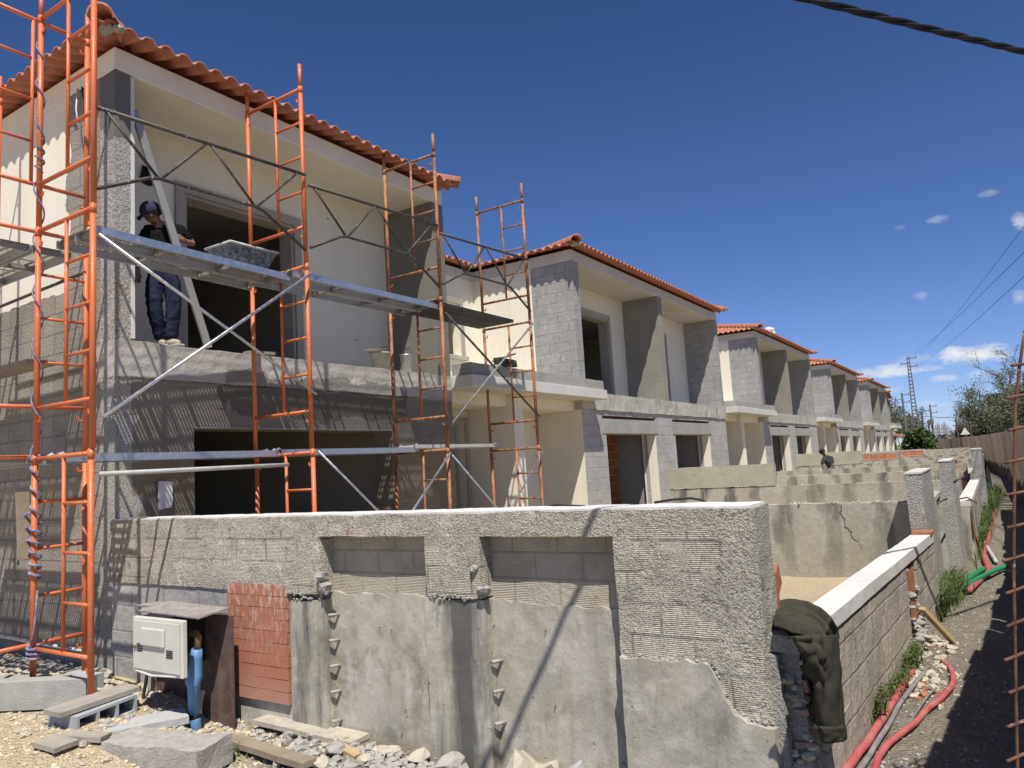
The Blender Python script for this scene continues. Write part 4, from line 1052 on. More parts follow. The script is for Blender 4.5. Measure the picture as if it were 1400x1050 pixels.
deck('scaffold_deck', (-6.12, 2.42), (-7.85, 2.42), (0, .62), 3.69, 'upper steel scaffold deck on the end wall at the left picture edge', group=GD2)
deck('scaffold_deck', (-6.12, 2.42), (-7.85, 2.42), (0, .62), 2.05, 'lower steel scaffold deck on the end wall at the left picture edge', group=GD2)
deck('scaffold_deck', (-6.9, 3.05), (-9.2, 3.05), (0, .25), 2.92, 'wooden walkway board by the end wall at the left edge', 'old_wood', 1, False, GD2)
def rod(name, p, q, r, mat, label, cat, group=None):
    m = MB(); m.tube([p, q], r, 8)
    return tag(m.build(name, mat, smooth=True), label, cat, group)
GB = 'diagonal scaffold braces'
xo = -5.27
rod('brace', (xo, 2.8, 3.60), (xo, 4.82, 2.53), .013, 'galvanised', 'silver brace sloping down to the right across the first bay', 'brace', GB)
rod('brace', (xo+.03, 2.82, 2.27), (xo+.03, 4.78, 3.68), .014, 'galvanised', 'silver brace sloping up to the right across the first bay', 'brace', GB)
rod('brace', (xo, 4.82, 2.0), (xo, 6.75, .45), .013, 'galvanised', 'silver brace sloping down to the right in the second bay behind the garden wall', 'brace', GB)
rod('brace', (xo+.03, 4.9, .35), (xo+.03, 6.78, 1.95), .013, 'galvanised', 'silver brace sloping up to the right in the second bay behind the garden wall', 'brace', GB)
rod('brace', (xo, 6.85, 3.6), (xo, 8.86, 2.42), .014, 'dark_steel', 'dark brace sloping down to the right below the black boarded deck', 'brace', GB)
rod('brace', (xo+.03, 6.85, 2.3), (xo+.03, 8.8, 3.72), .014, 'grey_conduit', 'dull grey brace crossing the dark one below the black boarded deck', 'brace', GB)
rod('brace', (xo, 6.85, 1.92), (xo, 8.85, .35), .012, 'galvanised', 'silver brace sloping down to the right in the last bay behind the garden wall', 'brace', GB)
rod('brace', (xo+.03, 6.9, .35), (xo+.03, 8.84, 1.93), .012, 'galvanised', 'silver brace sloping up to the right in the last bay behind the garden wall', 'brace', GB)
rod('brace', (-6.14, 3.16, 3.56), (-7.78, 3.16, 3.52), .014, 'dark_steel', 'dark level tube under the end wall deck at the left edge', 'brace', GB)
rod('ledger_tube', (xo+.02, 2.8, 1.87), (xo+.02, 4.45, 1.885), .017, 'rim_dusty', 'mortar-splashed tube just under the lower steel deck of the first bay', 'tube')
rod('ledger_tube', (-6.14, 2.40, 1.90), (-7.8, 2.40, 1.88), .017, 'rim_dusty', 'mortar-splashed tube under the lower end wall deck at the left edge', 'tube')
rod('ledger_tube', (-6.1, 3.2, .50), (-8.2, 3.2, .52), .014, 'rim_dusty', 'pale tube low along the end wall at the left edge', 'tube')
def guard(y0, y1, label, z0=4.56):
    t = thing('guard_rail', label, 'guard rail', (xo, y0, z0-.6), 'black lattice guard rails')
    D = y1-y0; P = lambda f, z: (xo, y0+D*f, z0+z+.04*f)
    m = MB(); m.tube([P(0,0), P(1,.05)], .016, 8); m.build('top_rail', 'dark_steel', t, smooth=True)
    m = MB(); m.tube([P(0,-.62), P(.2,-.43), P(.24,-.41), P(.7,-.41), P(.75,-.43), P(.99,-.70)], .015, 8); m.build('lower_chord', 'dark_steel', t, smooth=True)
    for a, b2 in (((.03,0),(.24,-.41)), ((.25,-.41),(.46,.02)), ((.48,.02),(.70,-.41)), ((.71,-.41),(.95,.04))):
        m = MB(); m.tube([P(*a), P(*b2)], .012, 6); m.build('web_bar', 'dark_steel', t, smooth=True)
guard(2.79, 4.76, 'black lattice guard rail in the first bay, in front of the worker')
guard(4.80, 6.78, 'black lattice guard rail in the second bay')
guard(6.82, 8.83, 'black lattice guard rail in the last bay, against the sky')
# rope round the corner frame's inner leg
def helix(x, y, z0, z1, r, turns, ph=0):
    n = int(turns*14); return [(x+r*math.cos(ph+2*math.pi*turns*i/n), y+r*math.sin(ph+2*math.pi*turns*i/n), z0+(z1-z0)*i/n) for i in range(n+1)]
m = MB(); fx, fy = -6.09, 2.77
m.tube(helix(fx, fy, 5.55, 4.55, .031, 3.2), .0065, 5); m.tube(helix(fx, fy, 4.55, 4.3, .032, 3), .0075, 5); m.tube(helix(fx, fy, 4.3, 2.0, .036, 5.5, 2), .0065, 5)
m.tube(helix(fx, fy, 2.05, 1.55, .034, 3.5), .009, 5); m.tube(helix(fx, fy, 1.55, 1.3, .036, 3, 1), .010, 5); m.tube(helix(fx, fy, 1.30, 1.12, .036, 2.5), .011, 5); m.tube([(fx+.04, fy, 1.05), (fx+.05, fy-.02, .8), (fx+.02, fy-.04, .6)], .008, 5)
m.tube(helix(fx, fy, .66, .56, .045, 3), .012, 5)
for k in range(4): m.tube([(fx-.02, fy-.03, 1.62-k*.1), (fx-.08-.02*k, fy-.05, 1.60-k*.1), (fx-.13, fy-.06, 1.57-k*.11)], .010, 5)
tag(m.build('rope', 'rope_blue', smooth=True), 'blue and white rope wound round the corner scaffold leg', 'rope')
plank((fx-.1, fy-.05, 1.78), (fx-.045, fy-.05, 1.28), .085, .03, 'short board tied upright to the corner scaffold leg with rope', 'old_wood', 'board')
plank((-6.02, 3.17, .36), (-6.3, 3.17, .355), .2, .025, 'board pad under the inner scaffold leg by the end wall', 'grey_wood', 'board')

# ---------------------------------------------------------------- things on scaffold and balcony
tb = thing('mortar_tub', 'black mortar tub with dusty rim on the upper steel deck', 'tub', (-5.5, 4.35, 3.67))
y0_, y1_, x0_, x1_ = 4.02, 4.54, -5.78, -5.42
m = MB(); zb, zt = 3.688, 3.86
b_ = [(x0_+.07,y0_+.08,zb),(x1_-.05,y0_+.08,zb),(x1_-.05,y1_-.09,zb),(x0_+.07,y1_-.09,zb)]; t_ = [(x0_,y0_,zt),(x1_,y0_,zt),(x1_,y1_,zt),(x0_,y1_,zt)]
i_ = [(x0_+.02,y0_+.02,zt),(x1_-.02,y0_+.02,zt),(x1_-.02,y1_-.02,zt),(x0_+.02,y1_-.02,zt)]; j_ = [(x0_+.08,y0_+.1,zb+.09),(x1_-.07,y0_+.1,zb+.09),(x1_-.07,y1_-.1,zb+.09),(x0_+.08,y1_-.1,zb+.09)]
m.add(b_+t_+i_+j_, [(3,2,1,0)]+[(k,(k+1)%4,4+(k+1)%4,4+k) for k in range(4)]+[(4+k,4+(k+1)%4,8+(k+1)%4,8+k) for k in range(4)]+[(8+k,8+(k+1)%4,12+(k+1)%4,12+k) for k in range(4)]+[(12,13,14,15)])
m.build('body', 'mortar_tub', tb, bevel=.01)
m = MB(); m.tube([t_[0], t_[1], t_[2], t_[3], t_[0]], .012, 6); m.build('rim', 'rim_dusty', tb, smooth=True)
def bucket(c, r, h, label, mat='bucket_dusty'):
    t = thing('bucket', label, 'bucket', c); c = Vector(c)
    m = MB(); m.lathe(c, [(0,0),(r*.74,0),(r,h),(r*1.07,h),(r*1.07,h-.018),(r*.99,h-.018),(r*.96,h),(r*.72,.02),(0,.02)], 24); m.build('body', mat, t, smooth=True)
    m = MB(); m.tube([c+Vector((r*1.05*math.cos(a), r*1.05*math.sin(a)*.2+r*.9*math.sin(a)*.5, h+.1*math.sin(a))) for a in [math.pi*k/10 for k in range(11)]], .005, 6); m.build('handle', 'dark_steel', t, smooth=True)
bucket((-6.40, 6.95, ZS+.005), .14, .22, 'cement-crusted bucket standing on the balcony sill')
bucket((-6.42, 7.45, ZS+.005), .085, .25, 'slimmer grey bucket on the sill, right of the crusted one', 'galvanised')
m = MB(); m.lathe((-6.4, 6.80, ZS+.235), [(0,0),(.12,.004),(.125,.012),(.0,.016)], 16); tag(m.build('trowel_board', 'bucket_dusty', smooth=True), 'round mortar board lying across the crusted bucket', 'board')
p, q = atx(183, 150, -6.3), atx(285, 470, -6.3); q.z = ZS+.02
m = MB(); m.beam(p, q, .075, .03, (1,0,0)); tag(m.build('straightedge', 'dull_alloy', bevel=.004), 'long aluminium straightedge held slanting by the worker', 'tool')
plank((-6.42, 4.92, 3.09), (-6.38, 5.25, 3.10), .1, .03, 'wooden scrap lying on the balcony sill', 'old_wood', 'offcut')
m = MB(); m.rough_box(-6.0, -5.9, 8.9, 9.35, 3.23, 3.34, .05, .02); m.obox((-5.95, 9.1, 3.36), (.09,.02,.02), (-.02,.2,.05), (0,0,.012)); tag(m.build('debris_pile', 'black_board'), 'dark scraps of wood piled on the canopy edge', 'debris')
m = MB(); m.rough_box(F-.02, F+.0, 3.85, 3.97, 1.56, 1.8, .04, .02); m.v = [(v[0]+.03, v[1], v[2]) for v in m.v]; tag(m.build('torn_bag', 'paper'), 'torn pale paper bag hanging on the end house above the garden wall', 'bag')
m = MB(); m.tube([at(740,694,7.2), at(762,690,7.2), at(800,692,7.2)], .012, 6); tag(m.build('hose', 'hose_dark', smooth=True), 'dark hose loop rising just above the front garden wall', 'hose')
m = MB(); m.tube([at(895,687,7.4), at(920,683,7.4), at(945,681,7.4), at(962,684,7.4), at(972,693,7.4)], .014, 6); tag(m.build('hose', 'hose_dark', smooth=True), 'curved grey conduit arching before the stained partition wall', 'hose')

# ---------------------------------------------------------------- jacket, alley pipes, weeds
def smooth_solid(o, th, lv=1):
    so = o.modifiers.new('solid', 'SOLIDIFY'); so.thickness = th*S; so.offset = 0
    if lv: ss = o.modifiers.new('sub', 'SUBSURF'); ss.levels = lv; ss.render_levels = lv
jk = thing('jacket', 'dark olive jacket hanging over the low side wall next to the front post', 'jacket', (-.75, 3.7, .4))
def strip(name, rows, nu, nv, amp, seed, th=.014):
    def fn(u, v):
        t = v*(len(rows)-1); i = min(int(t), len(rows)-2); k = t-i
        p = rows[i][0].lerp(rows[i+1][0], k).lerp(rows[i][1].lerp(rows[i+1][1], k), u)
        f_ = amp*(1.5*abs(math.sin(u*5+v*2.2*math.sin(seed)+1.1*math.sin(v*4+seed)))**.7 + 1.4*noise.noise(Vector((u*2.2, v*4.5, seed))) + .5*noise.noise(Vector((u*6+v*3, v*7, seed+5))))
        bulge = .015*(1-(2*u-1)**2)
        return p + Vector((f_+bulge, -.5*f_-.4*bulge, .25*f_))
    m = MB(); m.grid(fn, nu, nv); o = m.build(name, 'jacket_cloth', jk, smooth=True); smooth_solid(o, th, 1); return o
A_ = lambda x, y, X=-.75: atx(x, y, X)
strip('back_panel', [(atz(1060,846,.95), atz(1122,838,.95)), (atz(1064,862,.955), atz(1132,852,.955)), (A_(1080,874,-0.820), A_(1137,866,-0.760)), (A_(1092,900,-0.805), A_(1139,890)), (A_(1098,925,-0.800), A_(1141,915,-0.760)), (A_(1106,950,-0.800), A_(1141,945,-0.770))], 30, 30, .010, 1.)
strip('sleeve', [(A_(1096,868,-0.760), A_(1139,868,-0.720)), (A_(1104,890,-0.740), A_(1142,888,-0.710)), (A_(1110,915,-0.735), A_(1144,912,-0.710)), (A_(1112,940,-0.735), A_(1145,938,-0.715)), (A_(1114,962,-0.740), A_(1146,962,-0.720)), (A_(1118,990,-0.745), A_(1148,988,-0.725)), (A_(1123,1014,-0.745), A_(1151,1010,-0.730))], 24, 50, .009, 4., .03)
strip('cuff', [(A_(1119,993,-0.725), A_(1150,990,-0.705)), (A_(1123,1016,-0.730), A_(1152,1012,-0.710))], 20, 6, .004, 2., .022)
strip('flap', [(A_(1084,870,-0.760), A_(1112,868,-0.725)), (A_(1092,890,-0.750), A_(1120,888,-0.715)), (A_(1098,912,-0.750), A_(1124,905,-0.710)), (A_(1108,934,-0.750), A_(1122,925,-0.715))], 18, 24, .012, 6., .02)
hr = [(atz(1056,831,.985), atz(1058,864,.958)), (atz(1070,829,.995), atz(1074,866,.97)), (atz(1085,828,1.0), atz(1090,868,.975)), (atz(1100,829,1.0), A_(1104,874,-.76)), (atz(1116,836,.995), A_(1112,882,-.745)), (atz(1130,848,.985), A_(1117,890,-.735)), (A_(1138,862,-.73), A_(1120,898,-.73)), (A_(1138,874,-.735), A_(1122,908,-.735))]
def hood(u, v):
    t = v*(len(hr)-1); i = min(int(t), len(hr)-2); k = t-i
    p = hr[i][0].lerp(hr[i+1][0], k).lerp(hr[i][1].lerp(hr[i+1][1], k), u)
    f_ = .024*abs(math.sin(u*11+1.4*math.sin(v*2.6)+.8*math.sin(v*6)))**.7 + .016*noise.noise(Vector((u*8, v*2.2, 3))) + .004*noise.noise(Vector((u*18, v*7, 9)))
    return p + Vector((f_*(.3+.9*v), -.5*f_, f_*(1.2-.6*v)))
m = MB(); m.grid(hood, 44, 50); o = m.build('hood', 'jacket_cloth', jk, smooth=True); smooth_solid(o, .012, 1)

def gp(x, y, z=.05): return atz(x, y, z)
def conduit(pix, r, mat, label, name='conduit', z=.232):
    pts = [gp(*p, z) for p in pix]; sm = []
    for i in range(len(pts)-1):
        p0, p1, p2, p3 = pts[max(i-1,0)], pts[i], pts[i+1], pts[min(i+2,len(pts)-1)]
        for k in range(6):
            t = k/6; sm.append(.5*((2*p1)+(p2-p0)*t+(2*p0-5*p1+4*p2-p3)*t*t+(3*p1-p0-3*p2+p3)*t**3))
    sm.append(pts[-1])
    sm = [p+Vector((0,0,.0025*math.sin(i*.9))) for i, p in enumerate(sm)]
    m = MB(); m.tube(sm, r, 10); return tag(m.build(name, mat, smooth=True), label, 'pipe')
conduit([(1190,1070),(1197,1049),(1204,1030),(1222,1010),(1245,993),(1270,968),(1293,948),(1303,932),(1300,915),(1288,904)], .0165, 'red_conduit', 'free red conduit curving out over the alley floor')
conduit([(1150,1062),(1166,1040),(1185,1015),(1205,985),(1222,958),(1238,930),(1247,918)], .021, 'red_conduit', 'straight red conduit half buried along the side wall')
conduit([(1172,1060),(1190,1030),(1215,990),(1235,955),(1255,930),(1268,912)], .0135, 'grey_conduit', 'dark grey conduit beside the half-buried red one')
conduit([(1240,995),(1262,960),(1280,940)], .006, 'grey_conduit', 'thin grey cable trailing between the red conduits', 'cable')
conduit([(1306,805),(1322,792),(1346,777)], .028, 'green_pipe', 'shorter green pipe pointing up the alley')
conduit([(1312,806),(1340,789),(1376,774)], .024, 'green_pipe', 'longer green pipe lying across the alley', z=.26)
conduit([(1324,808),(1340,792),(1352,780),(1345,758),(1352,735),(1357,712),(1362,697)], .03, 'red_conduit', 'dusty pink conduit winding away far up the alley', z=.23)
conduit([(1345,740),(1352,752),(1362,768)], .025, 'rim_dusty', 'dusty white conduit length beside the pink one', z=.23)
conduit([(1348,626),(1352,650),(1355,672)], .05, 'cable_black', 'black pipe leaning beside the slender pale post', z=.4)
m = MB(); pts = [at(1318,686,11.5), at(1327,683,11.45), at(1328,700,11.4), at(1332,730,11.38), at(1338,748,11.4)]; m.tube(pts, .012, 6); m.tube([at(1312,682,11.5), at(1322,680,11.45), at(1336,688,11.4)], .01, 6)
tag(m.build('rebar_tie', 'rebar_rust', smooth=True), 'bent rusty rebar sticking out of the far side wall capping', 'rebar')
for q0, q1, q2, lab in (((1276,693),(1280,688),(1294,682), 'bent rebar over the low niche'), ((1304,660),(1310,655),(1318,652), 'bent rebar on the second rough post')):
    m = MB(); m.tube([at(*q0, 9.6), at(*q1, 9.6), at(*q2, 9.7)], .012, 6); tag(m.build('rebar_tie', 'dark_steel', smooth=True), lab, 'rebar')
def weeds(name, spots, n, h, seed, label=None, mat='grass'):
    q = random.Random(seed); m = MB()
    for i in range(n):
        cx, cy, sx, sy = q.choice(spots); x, y = cx+q.gauss(0, sx), cy+q.gauss(0, sy); z = gz(x, y)
        a = q.random()*6.28; hh = h*(.4+q.random()); w = .0025+.0035*q.random(); ln = Vector((math.cos(a), math.sin(a), 0)); sd = Vector((-ln.y, ln.x, 0))
        b0 = Vector((x, y, z-.01)); t1 = b0+ln*hh*.25+Vector((0,0,hh*.7)); t2 = b0+ln*hh*(.5+.5*q.random())+Vector((0,0,hh*(.7+.4*q.random())))
        m.add([b0-sd*w, b0+sd*w, t1+sd*w, t1-sd*w, t2], [(0,1,2,3),(3,2,4)])
        if q.random() < .6:
            c = t1+Vector((q.gauss(0,.03), q.gauss(0,.03), q.random()*.05)); l = .008+.014*q.random(); e1 = Vector((q.gauss(0,1), q.gauss(0,1), .4)).normalized()*l; e2 = Vector((q.gauss(0,1), q.gauss(0,1), .2)).normalized()*l*.5
            m.add([c-e1, c+e2, c+e1, c-e2], [(0,1,2,3)])
    o = m.build(name, mat)
    return tag(o, label, 'weeds')
weeds('weed_clump', [(-.66, 8.2, .05, .25), (-.56, 8.8, .06, .3), (-.64, 7.8, .04, .2)], 2600, .22, 1, 'bushy green weeds at the foot of the first rough post')
weeds('weed_clump', [(-.74, 5.7, .04, .12), (-.76, 5.3, .05, .12), (-.70, 6.0, .04, .1)], 1500, .13, 2, 'grassy weeds along the foot of the side wall over the half-buried conduit')
weeds('weed_clump', [(-.80, 4.95, .03, .08), (-.78, 4.75, .03, .08)], 900, .13, 3, 'small dark weed tuft at the near foot of the side wall')
weeds('weed_clump', [(-.36, 14, .03, 1.2), (-.33, 16.5, .05, 1.4)], 2200, .2, 4, 'weeds along the foot of the far streaked side wall')
weeds('weed_clump', [(-.25, 20, .06, 1.), (-.2, 23, .1, 2.)], 1400, .28, 6, 'weeds around the foot of the slender pale post')
weeds('weed_clump', [(-.92, 3.5, .03, .06)], 60, .1, 5, 'tiny weed in the broken wall end under the jacket')
weeds('weed_clump', [(-4.15, 3.0, .05, .04)], 50, .08, 9, 'tiny weed in the shade right of the meter cabinet boards')

# ---------------------------------------------------------------- fence and rebar mesh on the alley's right
fp = [(.24,3.6),(.42,6),(.60,9.5),(.64,14),(.58,19.2),(.40,33.6),(-.66,50.6),(-1.8,64.5),(-5.9,121),(-14,200)]
def fence_pt(s_):
    for a, b2 in zip(fp, fp[1:]):
        L = math.dist(a, b2)
        if s_ <= L or b2 is fp[-1]:
            t = s_/L; return Vector((a[0]+(b2[0]-a[0])*t, a[1]+(b2[1]-a[1])*t, 0)), Vector((b2[0]-a[0], b2[1]-a[1], 0)).normalized()
        s_ -= L
fe = thing('fence', 'dark weathered fence of slanting boards along the right of the alley', 'fence', (.4, 20, 0))
def board(mb, s_, q):
    p, d = fence_pt(s_); nrm = Vector((-d.y, d.x, 0)); h = 1.9+q.uniform(-.05, .05); lean = q.uniform(-.02, .22)
    f_ = (d*q.uniform(.3, .5) + nrm*.9).normalized(); w = q.uniform(.17, .24)
    if p.y < 18.5: f_ = (d+nrm*q.uniform(-.03,.03)).normalized(); lean = q.uniform(0,.03)  # near boards, out of view, set flush to cast an unbroken shadow
    e = Vector((0,0,1)) - d*lean*.5 + nrm*.02; t = f_.cross(e).normalized()*.012
    mb.obox(p + e*h/2, f_*w, t, e*h/2)
q = random.Random(5); s_ = 0.; near, far, parts = MB(), MB(), 0
while s_ < 196:
    p, d = fence_pt(s_)
    if p.y < 18.5: board(near, s_, q); st = .40
    elif parts < 96: m = MB(); board(m, s_, q); m.build('board', 'fence_boards', fe); parts += 1; st = .56
    else: board(far, s_, q); st = .5
    s_ += st
near.build('near_boards', 'fence_boards', fe, kind='stuff'); far.build('far_boards', 'fence_boards', fe, kind='stuff')
m = MB(); L = 0
for a, b2 in zip(fp, fp[1:]):
    m.beam((a[0]+.14, a[1], 1.5), (b2[0]+.14, b2[1], 1.5), .03, .09); m.beam((a[0]+.14, a[1], .4), (b2[0]+.14, b2[1], .4), .03, .09); m.beam((a[0]+(.04 if a[1] < 15 else .2), a[1], .9), (b2[0]+(.04 if b2[1] < 19 else .2), b2[1], .9), .01, 1.78)  # rails, plus a full-height sheet added so the fence casts solid shadow
m.build('rails_and_shadow_sheet', 'plywood_brown', fe)
rm = thing('rebar_mesh', 'rusty rebar mesh standing upright at the right picture edge', 'rebar', (.03, 3.3, 0))
vd = Vector((.55, .84, 0)); spine = [at(1401,452,3.3), at(1394,500,3.3), at(1388,560,3.3), at(1387,640,3.3), at(1386,780,3.3), at(1389,950,3.3), at(1391,1050,3.3)]
spine.append(Vector((spine[-1].x-.02, 3.3, .0)))
for k in range(3):
    m = MB(); m.tube([p+vd*(.15*k)+Vector((.02*k*math.sin(p.z*3), 0, 0)) for p in spine], .0062, 6); m.build('upright_bar', 'rebar_rust', rm, smooth=True)
for i in range(17):
    z = 2.02-.117*i
    if z < .05: break
    k = 0
    for a, b2 in zip(spine, spine[1:]):
        if b2.z <= z <= a.z: c = a.lerp(b2, (a.z-z)/(a.z-b2.z)); break
    m = MB(); m.tube([c-vd*(.05+.012*math.sin(i*2.3))+Vector((0,0,-.012)), c+vd*.36+Vector((0,0,.012*math.sin(i)+.02))], .006, 6); m.build('cross_bar', 'rebar_rust', rm, smooth=True)

# ---------------------------------------------------------------- cables and poles
ca_, cb_ = Vector((-.46, 3.42, 3.74)), Vector((.38, 5.03, 3.93)); cd = (cb_-ca_).normalized()
ctr = [ca_ + cd*t + Vector((0, 0, .0025*(t-1)**2)) for t in [x*.04 for x in range(-90, 260)]]
cs = cd.cross(Vector((0,0,1))).normalized(); cu = cs.cross(cd)
m = MB()
for ph in (0, 2.09, 4.19): m.tube([p + cs*.010*math.cos(i*.36+ph) + cu*.010*math.sin(i*.36+ph) for i, p in enumerate(ctr)], .0098, 6)
tag(m.build('overhead_cable', 'cable_black', smooth=True), 'thick twisted black cable crossing the upper right sky', 'cable')
def pole(px_top, px_base, Y, kind, label, r=.14):
    a, b2 = at(*px_top, Y), at(*px_base, Y); base = Vector(((a.x+b2.x)/2, Y, 0)); h = a.z
    t = thing('utility_pole', label, 'utility pole', base, 'utility poles beyond the row')
    if kind == 'lattice':
        m = MB()
        for sx in (-1, 1): m.tube([base+Vector((sx*.30, 0, 0)), base+Vector((sx*.10, 0, h))], [.07, .05], 6)
        k = 0; z = .4
        while z < h-.2:
            w = .30-.20*z/h; m.box(base.x-w, base.x+w, Y-.06, Y+.06, z, z+.13); z += .38
        m.build('shaft', 'pole_concrete', t)
    else:
        m = MB(); m.tube([base, base+Vector((0,0,h))], [r, r*.6], 8); m.build('shaft', 'pole_wood' if kind == 'bare' else 'pole_concrete', t)
    if kind != 'bare':
        for dz, sx in ((.25, 1), (.75, -1), (1.1, 1)):
            m = MB(); m.beam(base+Vector((0,0,h-dz)), base+Vector((sx*.75,-.05,h-dz)), .08, .08); m.tube([base+Vector((sx*.7,-.05,h-dz+.02)), base+Vector((sx*.7,-.05,h-dz+.2))], .05, 6); m.build('crossarm', 'pole_concrete', t)
    if kind == 'transformer':
        m = MB(); m.lathe(base+Vector((.0,-.3,h-2.6)), [(0,0),(.25,0),(.25,.7),(0,.75)], 10); m.build('transformer', 'pole_concrete', t)
    return base + Vector((0,0,h))
top = pole((1243,487), (1252,592), 86, 'lattice', 'tall perforated concrete pole, nearest, above the green hedge')
pole((1234,537), (1239,600), 95, 'arm', 'slimmer pole with crossarms left of the tall perforated one', .16)
pole((1272,553), (1276,600), 110, 'transformer', 'pole with a dark transformer right of the tall perforated one', .16)
for (a, b2, lab) in (((1256,566),(1258,598),'bare post just right of the tall perforated pole'), ((1260,564),(1264,598),'second bare post right of the tall perforated pole'), ((1269,575),(1272,600),'short bare post left of the transformer pole'), ((1244,565),(1247,600),'bare post left of the tall perforated pole')):
    pole(a, b2, 88, 'bare', lab, .13)
pole((1307,572), (1310,600), 82, 'bare', 'pale bare post rising behind the far fence, left of the white sign', .12); pole((1325,560), (1327,600), 82, 'bare', 'pale bare post rising behind the far fence, right of the white sign', .12)
for i, (y0_, lab) in enumerate(((310, 'upper thin wire at the right edge of the sky'), (345, 'middle thin wire at the right edge of the sky'), (378, 'lower thin wire at the right edge of the sky'))):
    e = top + Vector((.7*(1 if i != 1 else -1), 0, -.2-.4*i)); a = at(1400, y0_, 20); d = a-e
    m = MB(); m.tube([e + d*t + Vector((0,0,-1.1*t*(1-t)*(1 if t < 1 else 0))) for t in (0,.15,.3,.5,.7,.85,1,1.3)], .007, 5); tag(m.build('power_line', 'wire_grey', smooth=True), lab, 'wire')
m = MB(); m.tube([at(1262,569,90), at(1285,571,90), at(1310,570,90)], .03, 5); tag(m.build('power_line', 'wire_grey'), 'level wire between the far poles', 'wire')
sg = thing('road_sign', 'white triangular sign back above the far fence', 'sign', at(1320, 600, 72))
c = at(1320, 594, 72); r_ = .34
m = MB(); tri = [(c.x-r_, c.z), (c.x+r_, c.z), (c.x, c.z+.58)]
m.add([(x, 72, z) for x, z in tri]+[(x, 72.03, z) for x, z in tri], [(0,1,2),(5,4,3),(0,3,4,1),(1,4,5,2),(2,5,3,0)]); m.build('plate', 'sign_white', sg)
m = MB(); m.tube([(c.x, 72.06, 0), (c.x, 72.06, c.z+.5)], .04, 6); m.build('post', 'pole_concrete', sg)

# ---------------------------------------------------------------- trees, hedge, far town
def tree(base, h, cw, nleaf, seed, mat, label, group=None, bark='bark', bare=.35, lw=.12, name='tree', trunk_r=None, ch=None, levels=3):
    q = random.Random(seed); base = Vector(base); t = thing(name, label, 'tree', base, group)
    m = MB(); tips = []; tr = trunk_r or h*.016
    def grow(p, d, L, r, lv):
        n = 4; pts = [p]
        for i in range(n):
            d = (d + Vector((q.gauss(0,.13), q.gauss(0,.13), .05+q.gauss(0,.06)))).normalized(); pts.append(pts[-1]+d*L/n)
        m.tube(pts, [r*(1-.5*i/n) for i in range(n+1)], 5 if lv else 7, False)
        if lv >= levels: tips.extend(pts[2:]); return
        for k in range(q.randint(3, 5) if lv else q.randint(6, 9)):
            i = q.randint(1 if lv else 2, n); dd = (d*.6+Vector((q.gauss(0,.75), q.gauss(0,.75), q.uniform(-.1,.7)))).normalized()
            grow(pts[i], dd, L*q.uniform(.35,.6)*(cw/h*2.2 if lv == 0 else 1), r*.45, lv+1)
        tips.append(pts[-1])
    grow(base, Vector((q.gauss(0,.04), q.gauss(0,.04), 1)), h*.82, tr, 0)
    m.build('trunk', bark, t)
    if nleaf:
        m = MB()
        for i in range(nleaf):
            c = q.choice(tips) + Vector((q.gauss(0,1), q.gauss(0,1), q.gauss(0,.8)))*lw*2.2
            a = Vector((q.gauss(0,1), q.gauss(0,1), q.gauss(0,1))).normalized()*lw*q.uniform(.5,1.2); b2 = a.cross(Vector((q.gauss(0,1), q.gauss(0,1), q.gauss(0,1)))).normalized()*lw*.4
            m.add([c-a, c+b2, c+a, c-b2], [(0,1,2,3)])
        m.build('crown', mat, t)
    return t
GT = 'trees beyond the fence on the right'
tl = [((1313,600),568,95,1.6,1600,'leaf_dry','bare brownish tree at the left end of the wood beyond the fence'),
      ((1327,600),540,95,2.4,1800,'leaf_dry','thin dry tree reaching above its neighbours behind the white sign'),
      ((1338,600),556,90,2.2,2600,'leaf_dry','dry greyish tree right of the white sign'),
      ((1348,600),552,88,2.6,4000,'leaf_dark','mixed dry and green tree in the middle of the wood'),
      ((1362,600),545,84,3.2,6000,'leaf_dark','dense green tree left of the rebar mesh'),
      ((1380,600),548,78,3.6,7000,'leaf_dark','dense green tree behind the rebar mesh'),
      ((1398,600),535,74,3.6,7000,'leaf_dark','dense green tree cut by the right picture edge'),
      ((1371,600),525,98,1.6,500,'leaf_dry','small round-topped thin tree below the tall eucalyptus'),
      ((1385,600),478,92,3.0,1100,'leaf_dry','tall sparse eucalyptus standing highest on the right'),
      ((1405,600),490,88,2.8,1100,'leaf_dry','tall sparse tree at the right picture edge')]
for i, (b_, ty, Y, cw, nl, mt, lab) in enumerate(tl):
    p = at(*b_, Y); tp_ = at(b_[0]-6, ty, Y)
    tree((p.x, Y, 0), tp_.z*(.62 if mt == 'leaf_dark' else .9), cw*(.7 if mt == 'leaf_dark' else 1), nl, 20+i, mt, lab, GT, 'dead_bark' if mt == 'leaf_dry' else 'bark', lw=.12 if mt == 'leaf_dark' else .085)
tb2 = [((1318,600),580,90,1.2,'low scrub tree right behind the far fence, left'), ((1333,600),576,88,1.6,'low scrub tree right behind the far fence, below the dry trees'), ((1354,600),572,80,2.2,'low green scrub right behind the fence, centre'), ((1372,600),566,74,2.6,'low green scrub right behind the fence, below the tall eucalyptus'), ((1393,600),560,66,2.8,'low green scrub right behind the fence, at the mesh')]
for i, (b_, ty, Y, cw, lab) in enumerate(tb2):
    p = at(*b_, Y); tp_ = at(b_[0], ty, Y)
    tree((p.x, Y, 0), tp_.z, cw, 5000, 60+i, 'leaf_dark' if i > 1 else 'leaf_dry', lab, GT, lw=.11, name='shrub', trunk_r=.06)
GL = 'trees behind the far end of the row'
